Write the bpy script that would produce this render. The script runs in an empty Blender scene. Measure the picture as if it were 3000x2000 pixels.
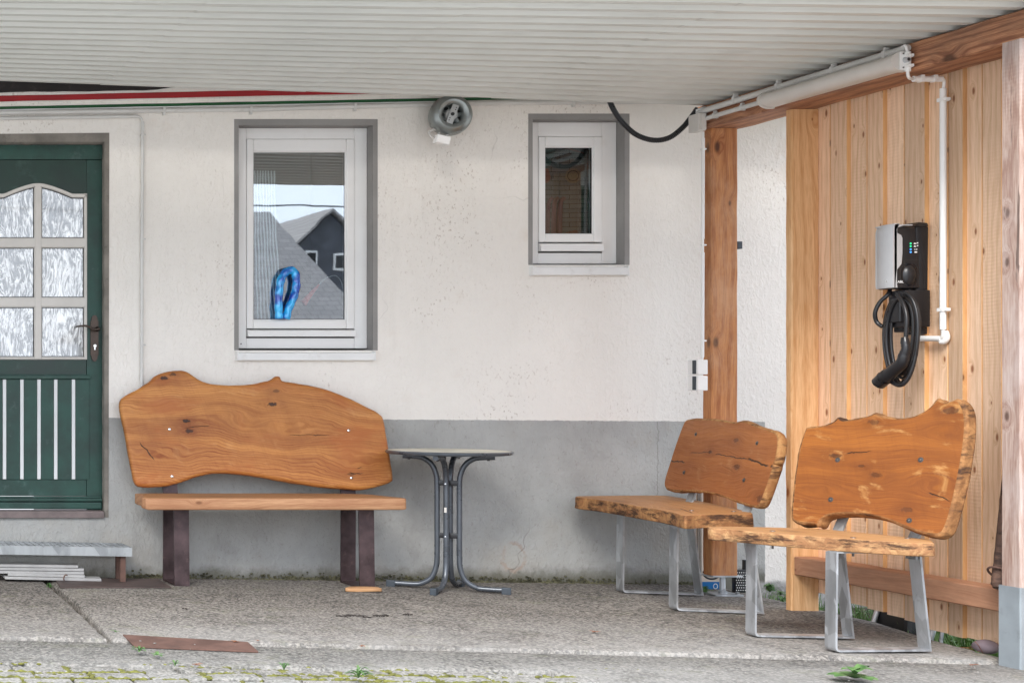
import bpy, bmesh, math, random
from mathutils import Vector, Matrix, noise
random.seed(7)
R = math.radians
sc = bpy.context.scene
C = sc.collection

# ------------------------------------------------------------------ camera, sky, sun, exposure
F, CX, CY, EYE = 4200.0, -680.0, 1142.0, 1.03      # a 50 mm shift lens, set up square to the house wall
cam_d = bpy.data.cameras.new('camera'); cam = bpy.data.objects.new('camera', cam_d); C.objects.link(cam)
cam.location = (0, 0, EYE); cam.rotation_euler = (R(90), 0, 0)
cam_d.sensor_width = 36; cam_d.lens = 36 * F / 3000
cam_d.shift_x = (1500 - CX) / 3000; cam_d.shift_y = (CY - 1000) / 3000
cam_d.clip_start = 0.05; cam_d.clip_end = 1500
sc.camera = cam

SUN_EL, SUN_ROT = R(40), R(215)
w = bpy.data.worlds.new('World'); sc.world = w; w.use_nodes = True
wt = w.node_tree; wt.nodes.clear()
wo = wt.nodes.new('ShaderNodeOutputWorld'); bg = wt.nodes.new('ShaderNodeBackground')
sky = wt.nodes.new('ShaderNodeTexSky'); sky.sky_type = 'NISHITA'; sky.sun_disc = False
sky.sun_elevation = SUN_EL; sky.sun_rotation = SUN_ROT; sky.dust_density = 2.0
tc = wt.nodes.new('ShaderNodeTexCoord'); nz = wt.nodes.new('ShaderNodeTexNoise')
nz.inputs['Scale'].default_value = 2.3; nz.inputs['Detail'].default_value = 6; nz.inputs['Roughness'].default_value = .55
cr = wt.nodes.new('ShaderNodeValToRGB'); cr.color_ramp.elements[0].position = .3; cr.color_ramp.elements[1].position = .62
cr.color_ramp.elements[0].color = (.55, .55, .55, 1)
mx = wt.nodes.new('ShaderNodeMix'); mx.data_type = 'RGBA'
mx.inputs[7].default_value = (8.9, 9.65, 10.9, 1)
wt.links.new(tc.outputs['Generated'], nz.inputs['Vector']); wt.links.new(nz.outputs['Fac'], cr.inputs['Fac'])
wt.links.new(cr.outputs['Color'], mx.inputs[0]); wt.links.new(sky.outputs['Color'], mx.inputs[6])
wt.links.new(mx.outputs[2], bg.inputs['Color']); bg.inputs['Strength'].default_value = 0.108
wt.links.new(bg.outputs['Background'], wo.inputs['Surface'])
sd = bpy.data.lights.new('sun', 'SUN'); sd.energy = 1.6; sd.angle = R(24); sd.color = (1, .96, .9)
so = bpy.data.objects.new('sun', sd); C.objects.link(so)
so.rotation_euler = (R(90) - SUN_EL, 0, R(-35))     # from behind the camera, a little to the left
sc.view_settings.view_transform = 'Standard'; sc.view_settings.look = 'None'
sc.view_settings.gamma = 1; sc.view_settings.use_curve_mapping = False
sc.view_settings.exposure = 1.42
sc.cycles.max_bounces = 8; sc.cycles.diffuse_bounces = 5; sc.cycles.glossy_bounces = 4
sc.cycles.transparent_max_bounces = 10

# ------------------------------------------------------------------ survey helpers (photo survey -> metres)
def ray(u, v): return Vector(((u - CX) / F, 1, (CY - v) / F))
def at(u, v, y): d = ray(u, v) * y; return Vector((d.x, y, EYE + d.z))
def onp(u, v, p0, n):
    d = ray(u, v); o = Vector((0, 0, EYE)); p0 = Vector(p0); n = Vector(n)
    return o + d * ((p0 - o).dot(n) / d.dot(n))
def gz(x, y): return 0.026 - 0.012 * (x - 1.4)
def ong(u, v, dz=0):
    p = onp(u, v, (0, 0, 0), (0, 0, 1))
    for _ in range(4): p = onp(u, v, (0, 0, gz(p.x, p.y) + dz), (0, 0, 1))
    return p
WALL = 7.75

# ------------------------------------------------------------------ node helpers
class NT:
    def __init__(s, name, rough=.7, spec=.5, metal=0):
        s.m = bpy.data.materials.new(name); s.m.use_nodes = True; s.t = s.m.node_tree
        s.b = s.t.nodes['Principled BSDF']; s.out = s.t.nodes['Material Output']
        s.b.inputs['Roughness'].default_value = rough; s.b.inputs['Metallic'].default_value = metal
        s.b.inputs['Specular IOR Level'].default_value = spec
        g = s.n('ShaderNodeNewGeometry'); s.pos = g.outputs['Position']; s.nrm = g.outputs['Normal']
    def n(s, t, **k):
        n = s.t.nodes.new(t)
        for a, v in k.items(): setattr(n, a, v)
        return n
    def put(s, sock, v):
        if isinstance(v, bpy.types.NodeSocket): s.t.links.new(v, sock)
        elif v is not None:
            if sock.type == 'RGBA' and len(v) == 3: v = (*v, 1)
            sock.default_value = v
    def math(s, op, a, b=None, c=None, clamp=False):
        n = s.n('ShaderNodeMath', operation=op, use_clamp=clamp)
        s.put(n.inputs[0], a)
        if b is not None: s.put(n.inputs[1], b)
        if c is not None: s.put(n.inputs[2], c)
        return n.outputs[0]
    def vm(s, op, a, b=None, sc=None):
        n = s.n('ShaderNodeVectorMath', operation=op); s.put(n.inputs[0], a)
        if b is not None: s.put(n.inputs[1], b)
        if sc is not None: s.put(n.inputs['Scale'], sc)
        return n.outputs['Value'] if op in ('DOT_PRODUCT', 'LENGTH', 'DISTANCE') else n.outputs[0]
    def noise(s, vec, scale, detail=3, rough=.5, dist=0, col=False):
        n = s.n('ShaderNodeTexNoise'); s.put(n.inputs['Vector'], vec); n.inputs['Scale'].default_value = scale
        n.inputs['Detail'].default_value = detail; n.inputs['Roughness'].default_value = rough
        n.inputs['Distortion'].default_value = dist
        return n.outputs['Color' if col else 'Fac']
    def vor(s, vec, scale, feature='F1', out='Distance'):
        n = s.n('ShaderNodeTexVoronoi', feature=feature); s.put(n.inputs['Vector'], vec); n.inputs['Scale'].default_value = scale
        return n.outputs[out]
    def ramp(s, f, lo, hi, a=0.0, b=1.0):
        n = s.n('ShaderNodeMapRange', interpolation_type='SMOOTHSTEP'); s.put(n.inputs[0], f)
        for i, v in enumerate((lo, hi, a, b)): n.inputs[i + 1].default_value = v
        return n.outputs[0]
    def mix(s, f, a, b, mode='MIX'):
        n = s.n('ShaderNodeMix', data_type='RGBA', blend_type=mode)
        s.put(n.inputs[0], f); s.put(n.inputs[6], a); s.put(n.inputs[7], b); return n.outputs[2]
    def comb(s, x, y, z):
        n = s.n('ShaderNodeCombineXYZ')
        for i, v in enumerate((x, y, z)): s.put(n.inputs[i], v)
        return n.outputs[0]
    def sep(s, v):
        n = s.n('ShaderNodeSeparateXYZ'); s.put(n.inputs[0], v); return n.outputs
    def rand(s): return s.n('ShaderNodeObjectInfo').outputs['Random']
    def scl(s, v, xyz): return s.vm('MULTIPLY', v, xyz)
    def color(s, c): s.put(s.b.inputs['Base Color'], c)
    def rough(s, c): s.put(s.b.inputs['Roughness'], c)
    def bump(s, h, strength=.5, dist=.002, prev=None):
        n = s.n('ShaderNodeBump'); n.inputs['Strength'].default_value = strength; n.inputs['Distance'].default_value = dist
        s.put(n.inputs['Height'], h)
        if prev is not None: s.put(n.inputs['Normal'], prev)
        s.t.links.new(n.outputs[0], s.b.inputs['Normal']); return n.outputs[0]

def plain(name, col, rough=.5, metal=0, var=.12, scale=8, bump=.15, bscale=120, spec=.5, dirt=None):
    k = NT(name, rough, spec, metal)
    f = k.noise(k.pos, scale, 5, .6)
    c = k.mix(k.ramp(f, .3, .7), tuple(v * (1 - var) for v in col), tuple(min(1, v * (1 + var)) for v in col))
    if dirt:
        g = k.ramp(k.noise(k.pos, scale * 2.7, 6, .7), .55, .75)
        c = k.mix(k.math('MULTIPLY', g, dirt[1]), c, dirt[0])
    k.color(c)
    k.rough(k.ramp(f, .2, .8, max(.05, rough - .08), min(1, rough + .08)))
    if bump: k.bump(k.noise(k.pos, bscale, 3), bump, .001)
    return k.m

# ---- plaster of the house: white above, grey painted plinth below
def plaster(grey_band=True, white=(.86, .82, .765)):
    k = NT('rough_plaster', .93, .25)
    p = k.pos
    xyz = k.sep(p)
    big = k.noise(p, .9, 5, .6)
    wht = k.mix(k.ramp(big, .35, .7), tuple(v * .93 for v in white), white)
    # brownish speckle where the render is dirty
    patch = k.ramp(k.noise(p, 1.7, 3, .6), .47, .68)
    speck = k.ramp(k.noise(k.scl(p, (1, 1, .7)), 75, 4, .65), .57, .68)
    wht = k.mix(k.math('MULTIPLY', k.math('MULTIPLY', patch, speck), .6), wht, (.33, .25, .19))
    stain = k.ramp(k.noise(p, 3.3, 4, .6), .60, .80)
    wht = k.mix(k.math('MULTIPLY', stain, .24), wht, (.62, .46, .34))
    run = k.ramp(k.noise(k.scl(p, (9, 1, .8)), 1.6, 4, .6), .56, .8)
    wht = k.mix(k.math('MULTIPLY', run, .10), wht, (.45, .42, .38))
    c = wht
    if grey_band:
        gry = k.mix(k.ramp(k.noise(p, 2.2, 5, .65), .3, .7), (.33, .33, .318), (.425, .425, .41))
        gry = k.mix(k.math('MULTIPLY', k.ramp(k.noise(k.scl(p, (1, 1, .6)), 70, 4, .65), .58, .7), .28), gry, (.16, .14, .11))
        gry = k.mix(k.math('MULTIPLY', k.ramp(k.noise(p, 1.6, 5, .65), .52, .70), .42), gry, (.36, .325, .275))
        gry = k.mix(k.math('MULTIPLY', k.ramp(k.noise(k.scl(p, (2.2, 1, .9)), 2.1, 5, .7), .55, .72), .35), gry, (.26, .25, .235))
        # damp dirty foot of the wall
        foot = k.ramp(k.math('ADD', xyz[2], k.math('MULTIPLY', k.noise(p, 9, 5, .7), .12)), .07, .155, 1, 0)
        gry = k.mix(k.math('MULTIPLY', foot, .78), gry, (.085, .08, .052))
        # old patched hole low on the wall
        pd = k.vm('DISTANCE', k.comb(k.math('MULTIPLY', xyz[0], 1.0), 0, k.math('MULTIPLY', xyz[2], .9)), (4.03, 0, .125 * .9))
        pd = k.math('ADD', pd, k.math('MULTIPLY', k.math('SUBTRACT', k.noise(p, 22, 4, .7), .5), .07))
        gry = k.mix(k.math('MULTIPLY', k.ramp(pd, .055, .085, 1, 0), .45), gry, (.40, .385, .35))
        rg = k.math('MULTIPLY', k.ramp(pd, .05, .062), k.ramp(pd, .066, .082, 1, 0))
        gry = k.mix(k.math('MULTIPLY', k.math('MULTIPLY', rg, k.ramp(k.noise(p, 14, 4), .42, .62)), .5), gry, (.33, .23, .17))
        # long hairline crack running down beside the middle bench
        cx = k.math('ABSOLUTE', k.math('SUBTRACT', k.math('ADD', xyz[0], k.math('MULTIPLY', k.math('SUBTRACT', k.noise(k.scl(p, (0, 0, 1)), 8, 5, .7), .5), .07)), 4.81))
        gry = k.mix(k.math('MULTIPLY', k.math('MULTIPLY', k.ramp(cx, .001, .004, 1, 0), k.ramp(xyz[2], .33, .40)), .55), gry, (.20, .19, .17))
        edge = k.math('ADD', k.math('ADD', xyz[2], k.math('MULTIPLY', xyz[0], .0062)), k.math('MULTIPLY', k.noise(p, 16, 4, .7), .012))
        below = k.ramp(edge, .8965, .8985, 1, 0)
        left = k.ramp(k.math('ADD', xyz[0], k.math('MULTIPLY', k.noise(p, 20, 2), .01)), 5.393, 5.398, 1, 0)
        c = k.mix(k.math('MULTIPLY', below, left), wht, gry)
    found = k.math('MULTIPLY', k.ramp(k.math('ADD', xyz[2], k.math('MULTIPLY', k.noise(p, 12, 4), .04)), .0, .03, 1, 0), k.ramp(xyz[0], 5.3, 5.4))
    c = k.mix(found, c, k.mix(k.ramp(k.noise(p, 14, 5, .7), .35, .65), (.22, .21, .20), (.42, .41, .39)))
    # hairline cracks
    wob = k.vm('ADD', p, k.scl(k.noise(p, 3.0, 3, .6, 0, True), (.35, .35, .35)))
    cr_ = k.ramp(k.vor(wob, .9, 'DISTANCE_TO_EDGE'), .0, .004, 1, 0)
    crm = k.ramp(k.noise(p, .8, 2), .56, .64)
    ck = k.math('MULTIPLY', cr_, crm)
    c = k.mix(k.math('MULTIPLY', ck, .35), c, (.22, .19, .16))
    k.color(c)
    fine = k.noise(p, 80, 5, .65)
    scr = k.ramp(k.noise(k.scl(p, (1, 1, .6)), 55, 4, .6, .5), .42, .66)
    h = k.math('ADD', k.math('MULTIPLY', fine, .55), k.math('MULTIPLY', scr, .55))
    h = k.math('SUBTRACT', h, k.math('MULTIPLY', ck, .8))
    k.bump(h, .75, .0042)
    return k.m

# ---- timber: position-based grain; axes = (along, across)
def timber(name, light, dark, along=(0, 0, 1), across=(1, 0, 0), other=(0, 1, 0), knots=8, freq=26, knot_col=(.10, .035, .012),
           rough=.7, grain=.5, weather=None, cracks=False, rnd=True, tint=.16, kscale=2.3, saw=0.0):
    k = NT(name, rough, .35)
    p = k.pos
    if rnd:
        r = k.rand(); p = k.vm('ADD', p, k.comb(k.math('MULTIPLY', r, 37), k.math('MULTIPLY', r, 91), k.math('MULTIPLY', r, 53)))
    s = k.vm('DOT_PRODUCT', p, along); t = k.vm('DOT_PRODUCT', p, across); o = k.vm('DOT_PRODUCT', p, other)
    q = k.comb(k.math('MULTIPLY', s, .22), t, k.math('MULTIPLY', o, .8))
    warp = k.noise(q, 3.5, 3, .5)
    g = k.math('ADD', k.math('ADD', t, k.math('MULTIPLY', o, .35)), k.math('MULTIPLY', warp, .16))
    # knots: cells, each with a dark core and bent grain
    kv = k.comb(k.math('MULTIPLY', s, .5), k.math('ADD', t, k.math('MULTIPLY', o, .9)), 0.0)
    vn = k.n('ShaderNodeTexVoronoi', voronoi_dimensions='2D'); k.put(vn.inputs['Vector'], kv); vn.inputs['Scale'].default_value = kscale * 3.4
    d = vn.outputs['Distance']; rc = k.sep(vn.outputs['Color'])[0]
    has = k.ramp(rc, .48, .52)
    dd_ = k.math('DIVIDE', d, k.math('ADD', .35, k.math('MULTIPLY', k.sep(vn.outputs['Color'])[1], 1.15)))
    core = k.math('MULTIPLY', k.ramp(dd_, .025, .085, 1, 0), has)
    halo = k.math('MULTIPLY', k.ramp(d, .04, .28, 1, 0), has)
    g = k.math('ADD', g, k.math('MULTIPLY', halo, .03))
    ring = k.math('SINE', k.math('MULTIPLY', g, freq * 6.283))
    fibre = k.noise(k.comb(k.math('MULTIPLY', s, 3.0), k.math('MULTIPLY', g, 60), k.math('MULTIPLY', o, 60)), 3.0, 4, .6)
    f = k.math('ADD', k.math('MULTIPLY', k.ramp(ring, -.3, 1), .5 * grain), k.math('MULTIPLY', k.ramp(fibre, .3, .75), grain))
    f = k.math('ADD', f, k.math('MULTIPLY', k.math('SUBTRACT', k.noise(q, 1.3, 3), .5), .7), None, True)
    c = k.mix(f, light, dark)
    c = k.mix(k.math('MULTIPLY', halo, .25), c, dark)
    c = k.mix(k.math('MULTIPLY', core, .85), c, knot_col)
    if rnd:
        v = k.math('ADD', 1 - tint, k.math('MULTIPLY', k.rand(), 2 * tint)); c = k.vm('SCALE', c, sc=v)
    hgt = k.math('ADD', k.math('MULTIPLY', fibre, .7), k.math('MULTIPLY', ring, .12))
    if saw:
        sw = k.math('SINE', k.math('MULTIPLY', k.math('ADD', s, k.math('MULTIPLY', k.noise(q, 5, 2), .02)), 420))
        sm = k.math('MULTIPLY', sw, k.ramp(k.noise(q, 2.2, 2), .48, .62))
        hgt = k.math('ADD', hgt, k.math('MULTIPLY', sm, .3 * saw))
        c = k.mix(k.math('MULTIPLY', k.ramp(sm, .1, 1), .10 * saw), c, dark)
    if cracks:
        ck = k.ramp(k.noise(k.comb(k.math('MULTIPLY', s, .9), k.math('MULTIPLY', g, 30), k.math('MULTIPLY', o, 30)), 1.0, 4, .6), .66, .70)
        c = k.mix(k.math('MULTIPLY', ck, .7), c, tuple(v * .2 for v in dark)); hgt = k.math('SUBTRACT', hgt, k.math('MULTIPLY', ck, .8))
    if weather:
        wf = k.ramp(k.noise(k.comb(k.math('MULTIPLY', s, .5), t, o), 5, 5, .65), .4, .68)
        c = k.mix(k.math('MULTIPLY', wf, weather[1]), c, weather[0])
    k.color(c); k.bump(hgt, .5, .0016)
    return k.m

# ---- live-edge slab: grain runs along the slab, bends round the surveyed knots
def slab_wood(name, org, along, across, light, dark, knots, freq=38, bow=0.0, rough=.5, blot=.4, pale=(.62, .42, .2), cracks=(), warpk=.05, red=None, band=.30, ringk=.11):
    k = NT(name, rough, .4)
    rel = k.vm('SUBTRACT', k.pos, tuple(org))
    s = k.vm('DOT_PRODUCT', rel, tuple(along)); t = k.vm('DOT_PRODUCT', rel, tuple(across))
    q2 = k.comb(s, t, 0.0)
    wv = k.math('SUBTRACT', k.noise(k.comb(k.math('MULTIPLY', s, 1.0), k.math('MULTIPLY', t, 1.4), .3), 2.6, 3, .5), .5)
    g = k.math('ADD', t, k.math('MULTIPLY', wv, warpk * 2))
    g = k.math('ADD', g, k.math('MULTIPLY', k.math('MULTIPLY', s, s), bow))
    core = None; tint = None
    for (ks, kt, kr, amt, dk) in knots:
        ds = k.math('DIVIDE', k.math('SUBTRACT', s, ks), kr * 2.3); dt = k.math('DIVIDE', k.math('SUBTRACT', t, kt), kr)
        d2 = k.math('ADD', k.math('MULTIPLY', ds, ds), k.math('MULTIPLY', dt, dt))
        wgt = k.math('EXPONENT', k.math('MULTIPLY', d2, -1))
        g = k.math('SUBTRACT', g, k.math('MULTIPLY', k.math('MULTIPLY', k.math('ADD', dt, .25), kr * amt), wgt))
        tw = k.math('MULTIPLY', k.math('EXPONENT', k.math('MULTIPLY', d2, -.35)), .34 if dk == 0 else .5); tint = tw if tint is None else k.math('ADD', tint, tw)
        if dk > 0:
            rr = k.math('ADD', k.math('MULTIPLY', k.math('SQRT', d2), 1.0), k.math('MULTIPLY', k.math('SUBTRACT', k.noise(q2, 60, 4), .5), .9))
            cc = k.math('MULTIPLY', k.ramp(rr, .32, .56, 1, 0), dk)
            core = cc if core is None else k.math('MAXIMUM', core, cc)
    wob = k.math('MULTIPLY', k.noise(k.comb(s, k.math('MULTIPLY', t, 3), 0.7), 9, 3), .012)
    gg = k.math('ADD', g, wob)
    r1 = k.math('SINE', k.math('MULTIPLY', gg, freq * 6.283))
    r2 = k.math('SINE', k.math('MULTIPLY', gg, freq * 2.37 * 6.283))
    wide = k.noise(k.comb(k.math('MULTIPLY', s, .4), k.math('MULTIPLY', gg, 9), 0.2), 1.6, 3, .6)
    fib = k.noise(k.comb(k.math('MULTIPLY', s, 5), k.math('MULTIPLY', gg, 150), 0.0), 1.3, 4, .65)
    amp = k.ramp(k.noise(q2, 3.1, 3), .35, .65, .35, 1.0)
    f = k.math('ADD', k.math('MULTIPLY', k.ramp(r1, .1, 1), ringk), k.math('MULTIPLY', k.ramp(r2, .0, 1), .13))
    f = k.math('MULTIPLY', f, amp)
    f = k.math('ADD', f, k.math('MULTIPLY', k.ramp(fib, .35, .72), .34))
    scr = k.noise(k.comb(k.math('ADD', k.math('MULTIPLY', s, 60), k.math('MULTIPLY', t, 22)), k.math('MULTIPLY', t, 5), .4), 1.2, 4, .7)
    f = k.math('ADD', f, k.math('MULTIPLY', k.ramp(scr, .45, .7), .10))
    f = k.math('ADD', f, k.math('MULTIPLY', k.ramp(wide, .38, .62), band), None, True)
    c = k.mix(f, light, dark)
    if tint is not None: c = k.mix(k.math('MULTIPLY', k.math('ADD', tint, 0, None, True), k.ramp(k.noise(q2, 9, 4, .6), .3, .65, .45, 1)), c, tuple(v * .8 for v in dark))
    if red: c = k.mix(k.math('MULTIPLY', k.ramp(k.noise(k.comb(s, k.math('MULTIPLY', g, 2.2), .5), 2.8, 4, .6), .46, .66), .7), c, red)
    sap = k.ramp(k.noise(k.comb(k.math('MULTIPLY', s, 3.2), k.math('MULTIPLY', gg, 7), 1.0), 1.8, 5, .65), .56, .72)
    c = k.mix(k.math('MULTIPLY', sap, blot), c, pale)
    h = k.math('ADD', k.math('MULTIPLY', fib, .5), k.math('MULTIPLY', r1, .12))
    if core is not None:
        c = k.mix(core, c, (.028, .012, .007)); h = k.math('SUBTRACT', h, k.math('MULTIPLY', core, 2.5))
    for (s0, t0, s1, t1, wd) in cracks:       # drying cracks along given lines, wobbly
        L = math.hypot(s1 - s0, t1 - t0); ax, ay = (s1 - s0) / L, (t1 - t0) / L
        a_ = k.math('ADD', k.math('MULTIPLY', k.math('SUBTRACT', s, s0), ax), k.math('MULTIPLY', k.math('SUBTRACT', t, t0), ay))
        b_ = k.math('SUBTRACT', k.math('MULTIPLY', k.math('SUBTRACT', t, t0), ax), k.math('MULTIPLY', k.math('SUBTRACT', s, s0), ay))
        b_ = k.math('ADD', b_, k.math('MULTIPLY', k.math('SUBTRACT', k.noise(q2, 13, 4, .6), .5), .03))
        inl = k.math('MULTIPLY', k.ramp(a_, 0, .02), k.ramp(a_, L - .03, L, 1, 0))
        cm = k.math('MULTIPLY', k.ramp(k.math('ABSOLUTE', b_), wd * .4, wd, 1, 0), inl)
        c = k.mix(k.math('MULTIPLY', cm, .9), c, (.02, .01, .006)); h = k.math('SUBTRACT', h, k.math('MULTIPLY', cm, 3))
    k.color(c); k.bump(h, .55, .0012); k.rough(k.ramp(fib, .3, .7, rough - .08, rough + .1))
    return k.m

def bark(name, light, dark, patch, lo=.48, hi=.60):
    k = NT(name, .8, .3); p = k.pos
    f = k.noise(p, 22, 6, .65, .6)
    c = k.mix(k.ramp(f, .35, .62), light, patch)
    c = k.mix(k.ramp(k.noise(k.scl(p, (.55, .55, 2.4)), 13, 6, .72), lo, hi), c, dark)
    k.color(c); k.bump(k.noise(p, 45, 6, .7), .9, .006); return k.m

def concrete(name, a, b, dark, light_y=None, scale=1.0):
    k = NT(name, .95, .25); p = k.pos; xyz = k.sep(p)
    c = k.mix(k.ramp(k.noise(p, 1.4, 6, .65), .32, .66), a, b)
    gr = k.noise(p, 82 * scale, 4, .7)
    c = k.mix(k.ramp(gr, .50, .60), c, tuple(min(1, v * 1.6) for v in b))
    c = k.mix(k.math('MULTIPLY', k.ramp(gr, .40, .48, 1, 0), .9), c, dark)
    st = k.vor(p, 70 * scale, 'F1', 'Color')
    c = k.mix(k.math('MULTIPLY', k.ramp(k.sep(st)[0], .80, .88), .42), c, (.36, .33, .30))
    c = k.mix(k.math('MULTIPLY', k.ramp(k.sep(st)[1], .84, .9), .7), c, (.05, .05, .05))
    dirt = k.ramp(k.noise(k.scl(p, (.6, 1.5, 1)), 2.6, 5, .7), .52, .7)
    c = k.mix(k.math('MULTIPLY', dirt, .45), c, dark)
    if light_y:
        lf = k.ramp(k.math('SUBTRACT', xyz[1], k.math('MULTIPLY', k.noise(p, 6, 5, .7), .35)), light_y[0], light_y[1], 1, 0)  # paler towards the front: crusted lip plus open-sky brightness put into the colour
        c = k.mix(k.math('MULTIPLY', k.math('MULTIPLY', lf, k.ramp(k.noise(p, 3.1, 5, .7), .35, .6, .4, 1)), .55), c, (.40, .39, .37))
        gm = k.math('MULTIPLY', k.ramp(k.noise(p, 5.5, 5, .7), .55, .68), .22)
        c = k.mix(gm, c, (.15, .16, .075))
    k.color(c)
    k.bump(k.math('ADD', k.math('MULTIPLY', gr, 1.0), k.noise(p, 14, 4, .6)), .9, .007)
    return k.m

def glass(name, refl=.22, rough=0.0, tint=(.9, .95, .95)):
    k = NT(name); t = k.t; t.nodes.remove(k.b)
    gl = k.n('ShaderNodeBsdfGlossy'); gl.inputs['Roughness'].default_value = rough; gl.inputs['Color'].default_value = (.95, .97, 1, 1)
    tr = k.n('ShaderNodeBsdfTransparent'); tr.inputs['Color'].default_value = (*tint, 1)
    fr = k.n('ShaderNodeFresnel'); fr.inputs['IOR'].default_value = 1.5
    mxs = k.n('ShaderNodeMixShader'); k.put(mxs.inputs[0], k.math('ADD', k.math('MULTIPLY', fr.outputs[0], 1.6), refl, None, True))
    t.links.new(tr.outputs[0], mxs.inputs[1]); t.links.new(gl.outputs[0], mxs.inputs[2]); t.links.new(mxs.outputs[0], k.out.inputs['Surface'])
    b = k.n('ShaderNodeBump'); b.inputs['Strength'].default_value = .05; b.inputs['Distance'].default_value = .003
    k.put(b.inputs['Height'], k.noise(k.pos, 3.5, 2)); t.links.new(b.outputs[0], gl.inputs['Normal'])
    return k.m

def ripple_glass(name):
    k = NT(name, .06, 1.0); r = k.rand(); p = k.vm('ADD', k.pos, k.comb(k.math('MULTIPLY', r, 31), 0, k.math('MULTIPLY', r, 17)))
    p = k.vm('ADD', p, k.scl(k.noise(p, 3.2, 3, .5, 0, True), (.12, 0, .2)))
    q = k.scl(p, (1, 1, .24))
    wv = k.noise(q, 42, 4, .55, 2.2)
    f2 = k.noise(k.scl(p, (1, 1, .3)), 95, 3, .6, 1.2)
    hh = k.math('ADD', k.math('ADD', wv, k.math('MULTIPLY', f2, .35)), k.math('MULTIPLY', k.math('SUBTRACT', k.noise(p, 5, 2), .5), .3))
    # cast glass in front of a pale curtain: its bright reflections and dark streaks are painted into the colour
    c = k.mix(k.ramp(hh, .56, .80), (.10, .11, .115), (.88, .90, .90))
    k.color(c); k.bump(hh, 1.0, .013); k.b.inputs['Metallic'].default_value = 0.0
    k.b.inputs['Specular IOR Level'].default_value = 1.0; k.b.inputs['Coat Weight'].default_value = 1.0; k.b.inputs['Coat Roughness'].default_value = .03
    k.b.inputs['Coat IOR'].default_value = 2.2
    return k.m

def galv(name, base=(.50, .52, .54), rough=.42, metal=.75, spangle=22):
    k = NT(name, rough, .5, metal); p = k.pos
    v = k.sep(k.vor(k.scl(p, (1, 1, .6)), spangle, 'F1', 'Color'))[0]
    f = k.math('ADD', k.math('MULTIPLY', v, .35), k.math('MULTIPLY', k.noise(k.scl(p, (1, 1, .25)), 16, 5, .7), .8))
    c = k.mix(k.ramp(f, .3, .85), tuple(x * .6 for x in base), base)
    c = k.mix(k.math('MULTIPLY', k.ramp(k.noise(p, 9, 5, .7), .6, .72), .5), c, (.16, .15, .13))
    k.color(c); k.rough(k.ramp(f, .2, .9, rough - .1, rough + .15)); k.bump(k.noise(p, 60, 3), .1, .001)
    return k.m

def leafm(name, a, b):
    k = NT(name, .55, .4); k.color(k.mix(k.ramp(k.noise(k.pos, 30, 3), .3, .7), a, b))
    k.b.inputs['Subsurface Weight'].default_value = 0
    return k.m

M = {}
M['plaster'] = plaster()
M['reveal'] = plain('grey_reveal_paint', (.27, .26, .25), .85, 0, .1, 5, .3, 90)
M['door_reveal'] = plain('dirty_brown_grey_paint', (.21, .19, .165), .9, 0, .25, 6, .8, 60, dirt=((.06, .05, .04), .6))
M['white_pvc'] = plain('white_window_plastic', (.80, .79, .775), .35, 0, .03, 3, .03, 50, dirt=((.55, .5, .44), .15))
M['sill'] = plain('white_sill_metal', (.76, .76, .75), .4, 0, .05, 4, .04, 60, dirt=((.4, .37, .33), .3))
M['seal'] = plain('black_rubber_seal', (.03, .03, .03), .6)
M['glass'] = glass('window_glass', .17, .012)
M['glass_dark'] = glass('small_window_glass', .0)
M['ripple'] = ripple_glass('rippled_cast_glass')
M['green'] = plain('dark_green_door_paint', (.007, .030, .021), .42, 0, .3, 4, .15, 40, dirt=((.07, .13, .11), .3))
M['green2'] = plain('worn_green_door_paint', (.013, .050, .038), .5, 0, .38, 5, .25, 40, dirt=((.10, .15, .14), .4))
M['lattice'] = plain('cream_lattice_paint', (.60, .57, .53), .45, 0, .06, 6, .1, 40)
M['whitestrip'] = plain('white_strip_paint', (.66, .67, .67), .4, 0, .05, 6, .1, 40)
M['bronze'] = plain('dark_bronze', (.07, .05, .04), .38, .6, .25, 20, .2, 60)
M['stonesill'] = plain('brown_stone_threshold', (.17, .135, .13), .8, 0, .2, 12, .5, 90)
M['red'] = plain('faded_red_paint', (.33, .02, .024), .8, 0, .15, 6, .5, 60)
M['greenstripe'] = plain('dark_green_stripe_paint', (.014, .085, .03), .8, 0, .15, 6, .5, 60)
M['slate'] = plain('black_tar_cladding', (.022, .018, .018), .85, 0, .3, 6, .6, 30, dirt=((.09, .07, .065), .4))
M['conduit'] = plain('grey_white_conduit', (.62, .61, .585), .45, 0, .06, 5, .05, 40, dirt=((.35, .3, .25), .2))
M['conduit_white'] = plain('white_plastic_conduit', (.80, .79, .77), .4, 0, .03, 5, .03, 40)
M['beige_plastic'] = plain('beige_lamp_plastic', (.62, .59, .55), .4, 0, .05, 5, .05, 40)
M['galv'] = galv('galvanised_flat_steel', (.60, .62, .645))
M['galv_dull'] = galv('dull_galvanised_steel', (.42, .44, .45), .55, .6, 14)
M['darksteel'] = plain('raw_dark_steel', (.075, .050, .052), .42, .6, .4, 9, .2, 70, dirt=((.17, .11, .105), .55))
M['rust'] = plain('rusty_brown_steel', (.12, .065, .05), .85, .1, .25, 10, .4, 120, dirt=((.07, .045, .04), .5))
M['rustdark'] = plain('dark_rusty_plate', (.075, .052, .047), .6, .2, .3, 8, .4, 90, dirt=((.17, .14, .12), .5))
M['anthracite'] = plain('anthracite_tube_lacquer', (.085, .095, .11), .3, .35, .15, 10, .05, 60)
M['cap'] = plain('dark_blue_grey_plastic', (.035, .045, .057), .55)
M['black'] = plain('black_plastic', (.012, .012, .014), .34, 0, .15, 12, .05, 80)
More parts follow.
